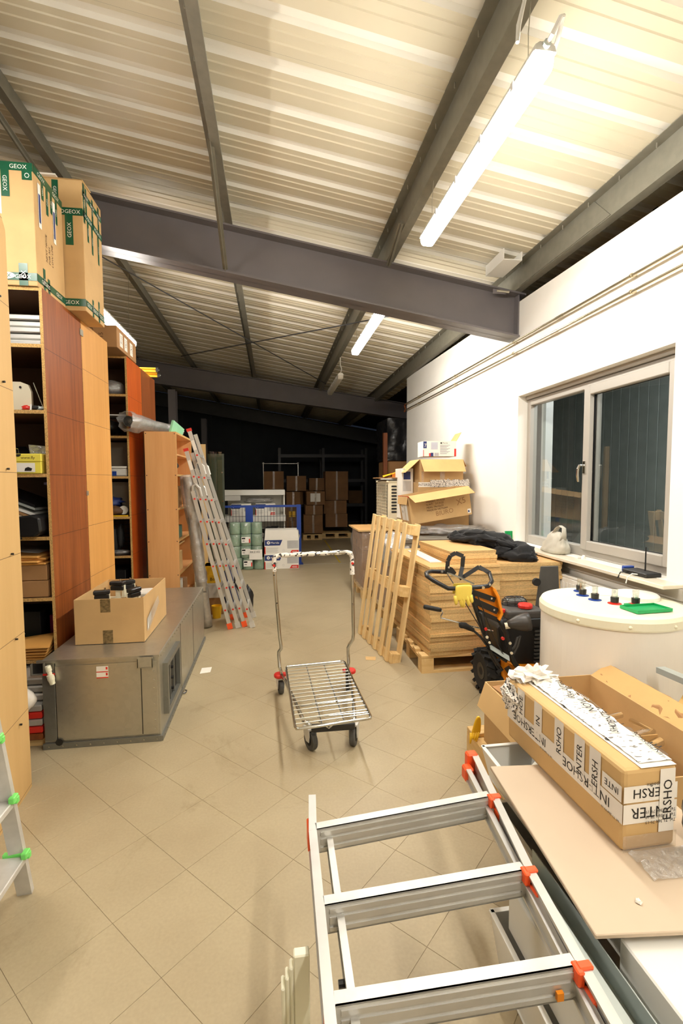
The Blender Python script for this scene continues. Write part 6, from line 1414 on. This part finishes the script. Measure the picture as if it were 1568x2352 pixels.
b1 = Box('printed_carton', 'lower white printed carton on the floor by the blue barrier', (-.155,8.50,.002), (.60,.40,.262), mat=m_paper); merida(b1,'y-',.60,.262)
b2 = Box('printed_carton', 'upper white printed carton, lid raised, by the blue barrier', (-.150,8.51,.266), (.60,.40,.262), mat=m_paper, opened=[]); merida(b2,'y-',.60,.262); b2.flap('y-',.16,88,m_paper); b2.flap('y+',.16,100,m_paper); b2.flap('x+',.06,75,m_paper)
part('side_note', MB().box(.601,.603,.02,.38,.05,.40), m_whiteg, b2.t, loc=True)
# tall glass panels behind the ladder
t = thing('glass_cabinet', 'tall glass showcase with a pale wooden post behind the ladders', 'cabinet', (-1.0,8.6,0))
part('post', MB().box(-1.21,-1.12,8.55,8.60,0,2.18), m_cardp, t)
for (x0,x1,y) in ((-1.12,-.98,8.6),(-.97,-.86,8.66)): part('pane', MB().box(x0,x1,y,y+.008,.05,2.06), m_glassg, t)
part('backing', MB().box(-1.12,-.84,8.80,8.82,.05,2.03), M('dull_green',(72,74,60),.6), t); part('base', MB().box(-1.15,-.84,8.55,8.85,0,.05), m_cardd, t)
for z in (.6,1.2,1.7): part('clip', MB().cyl((-.86,8.64,z),(-.86,8.655,z),.014,n=8), m_chrome, t)
# cartons far back in the dark
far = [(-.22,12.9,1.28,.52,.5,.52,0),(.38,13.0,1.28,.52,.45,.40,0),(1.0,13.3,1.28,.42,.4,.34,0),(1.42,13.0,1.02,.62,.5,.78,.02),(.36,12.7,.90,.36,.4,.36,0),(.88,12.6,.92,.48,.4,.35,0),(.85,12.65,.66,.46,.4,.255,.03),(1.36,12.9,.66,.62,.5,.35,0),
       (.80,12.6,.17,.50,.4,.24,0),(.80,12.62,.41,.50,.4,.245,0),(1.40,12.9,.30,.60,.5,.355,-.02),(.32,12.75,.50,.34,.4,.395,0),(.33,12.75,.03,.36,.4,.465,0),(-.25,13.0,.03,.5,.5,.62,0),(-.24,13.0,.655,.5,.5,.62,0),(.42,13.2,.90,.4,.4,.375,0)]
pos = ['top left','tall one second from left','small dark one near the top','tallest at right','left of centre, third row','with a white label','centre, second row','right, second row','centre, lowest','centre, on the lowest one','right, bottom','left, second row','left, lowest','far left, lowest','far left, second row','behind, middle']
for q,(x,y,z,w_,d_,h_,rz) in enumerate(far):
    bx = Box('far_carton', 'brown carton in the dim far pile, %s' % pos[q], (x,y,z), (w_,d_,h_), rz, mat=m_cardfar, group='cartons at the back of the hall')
    bx.decal('clear_tape','y-',w_/2-.025,0,w_/2+.025,h_,m_tapec)
    if 'white label' in pos[q]: bx.decal('label_sticker','y-',.1,.08,.36,.30,m_paper)
    if q==11: bx.decal('label_sticker','y-',.1,.1,.27,.25,m_yellow)
pallet('pallet under the right part of the dim carton pile', 1.30, 12.85, .8, .6); pallet('pallet carrying the middle of the dim carton pile', .78, 12.58, .5, .5)
t = thing('clothes_rail', 'thin metal clothes rail behind the dim carton pile', 'rail', (.2,14.2,0)); part('rail', MB().tube([(-.25,14.2,0),(-.25,14.2,2.05),(.75,14.2,2.05),(.75,14.2,0)],.012,7), m_chrome, t); part('knob', MB().blob((-.25,14.2,2.06),.03,.03,.03,10,6,0).blob((.75,14.2,2.06),.03,.03,.03,10,6,0), m_white, t)
one('floor_line', MB().slab((1.235,9.0,.0002),(1.265,9.0,.0002),(1.345,12.5,.0002),(1.315,12.5,.0002),(0,0,.0006)), m_gold, 'yellow marking line on the floor of the dark hall', 'line')
one('floor_strip', MB().box(.55,1.35,8.90,8.92,.0002,.003), m_alu, 'thin metal threshold strip across the floor by the barrier', 'strip')
# black wrapped loads behind the end of the white wall
t = thing('black_load', 'tall load shrouded in black film behind the end of the white wall', 'load', (2.6,9.9,0))
part('load', MB().box(2.33,3.3,9.62,10.5,.145,1.95), m_cardd, t, bevel=.02); part('black_film', MB().grid(wrapf(2.30,3.33,9.59,10.53,1.95,2.80,.10),60,14), M('black_sheeting',(34,34,36),.3,var=.2,bump=.5,bscale=14), t, smooth=True); part('top', MB().box(2.32,3.31,9.61,10.51,1.95,2.79), m_black, t)
pallet('pallet under the tall black load behind the wall end', 2.32, 9.6, 1.0, .9)
one('timber_post', MB().box(2.22,2.30,9.55,9.63,0,2.50), m_brown2, 'brown timber post beside the tall black load', 'post')
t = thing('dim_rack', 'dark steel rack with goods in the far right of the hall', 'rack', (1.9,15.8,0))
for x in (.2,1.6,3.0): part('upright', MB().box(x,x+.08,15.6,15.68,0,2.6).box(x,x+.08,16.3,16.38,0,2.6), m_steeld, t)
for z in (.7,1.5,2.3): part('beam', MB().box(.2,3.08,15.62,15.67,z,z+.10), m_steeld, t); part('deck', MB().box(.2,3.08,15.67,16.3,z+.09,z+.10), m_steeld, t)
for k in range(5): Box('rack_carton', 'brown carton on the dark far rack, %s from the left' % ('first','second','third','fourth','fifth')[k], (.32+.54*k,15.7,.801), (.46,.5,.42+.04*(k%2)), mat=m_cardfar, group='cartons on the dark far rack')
bpy.context.view_layer.update()
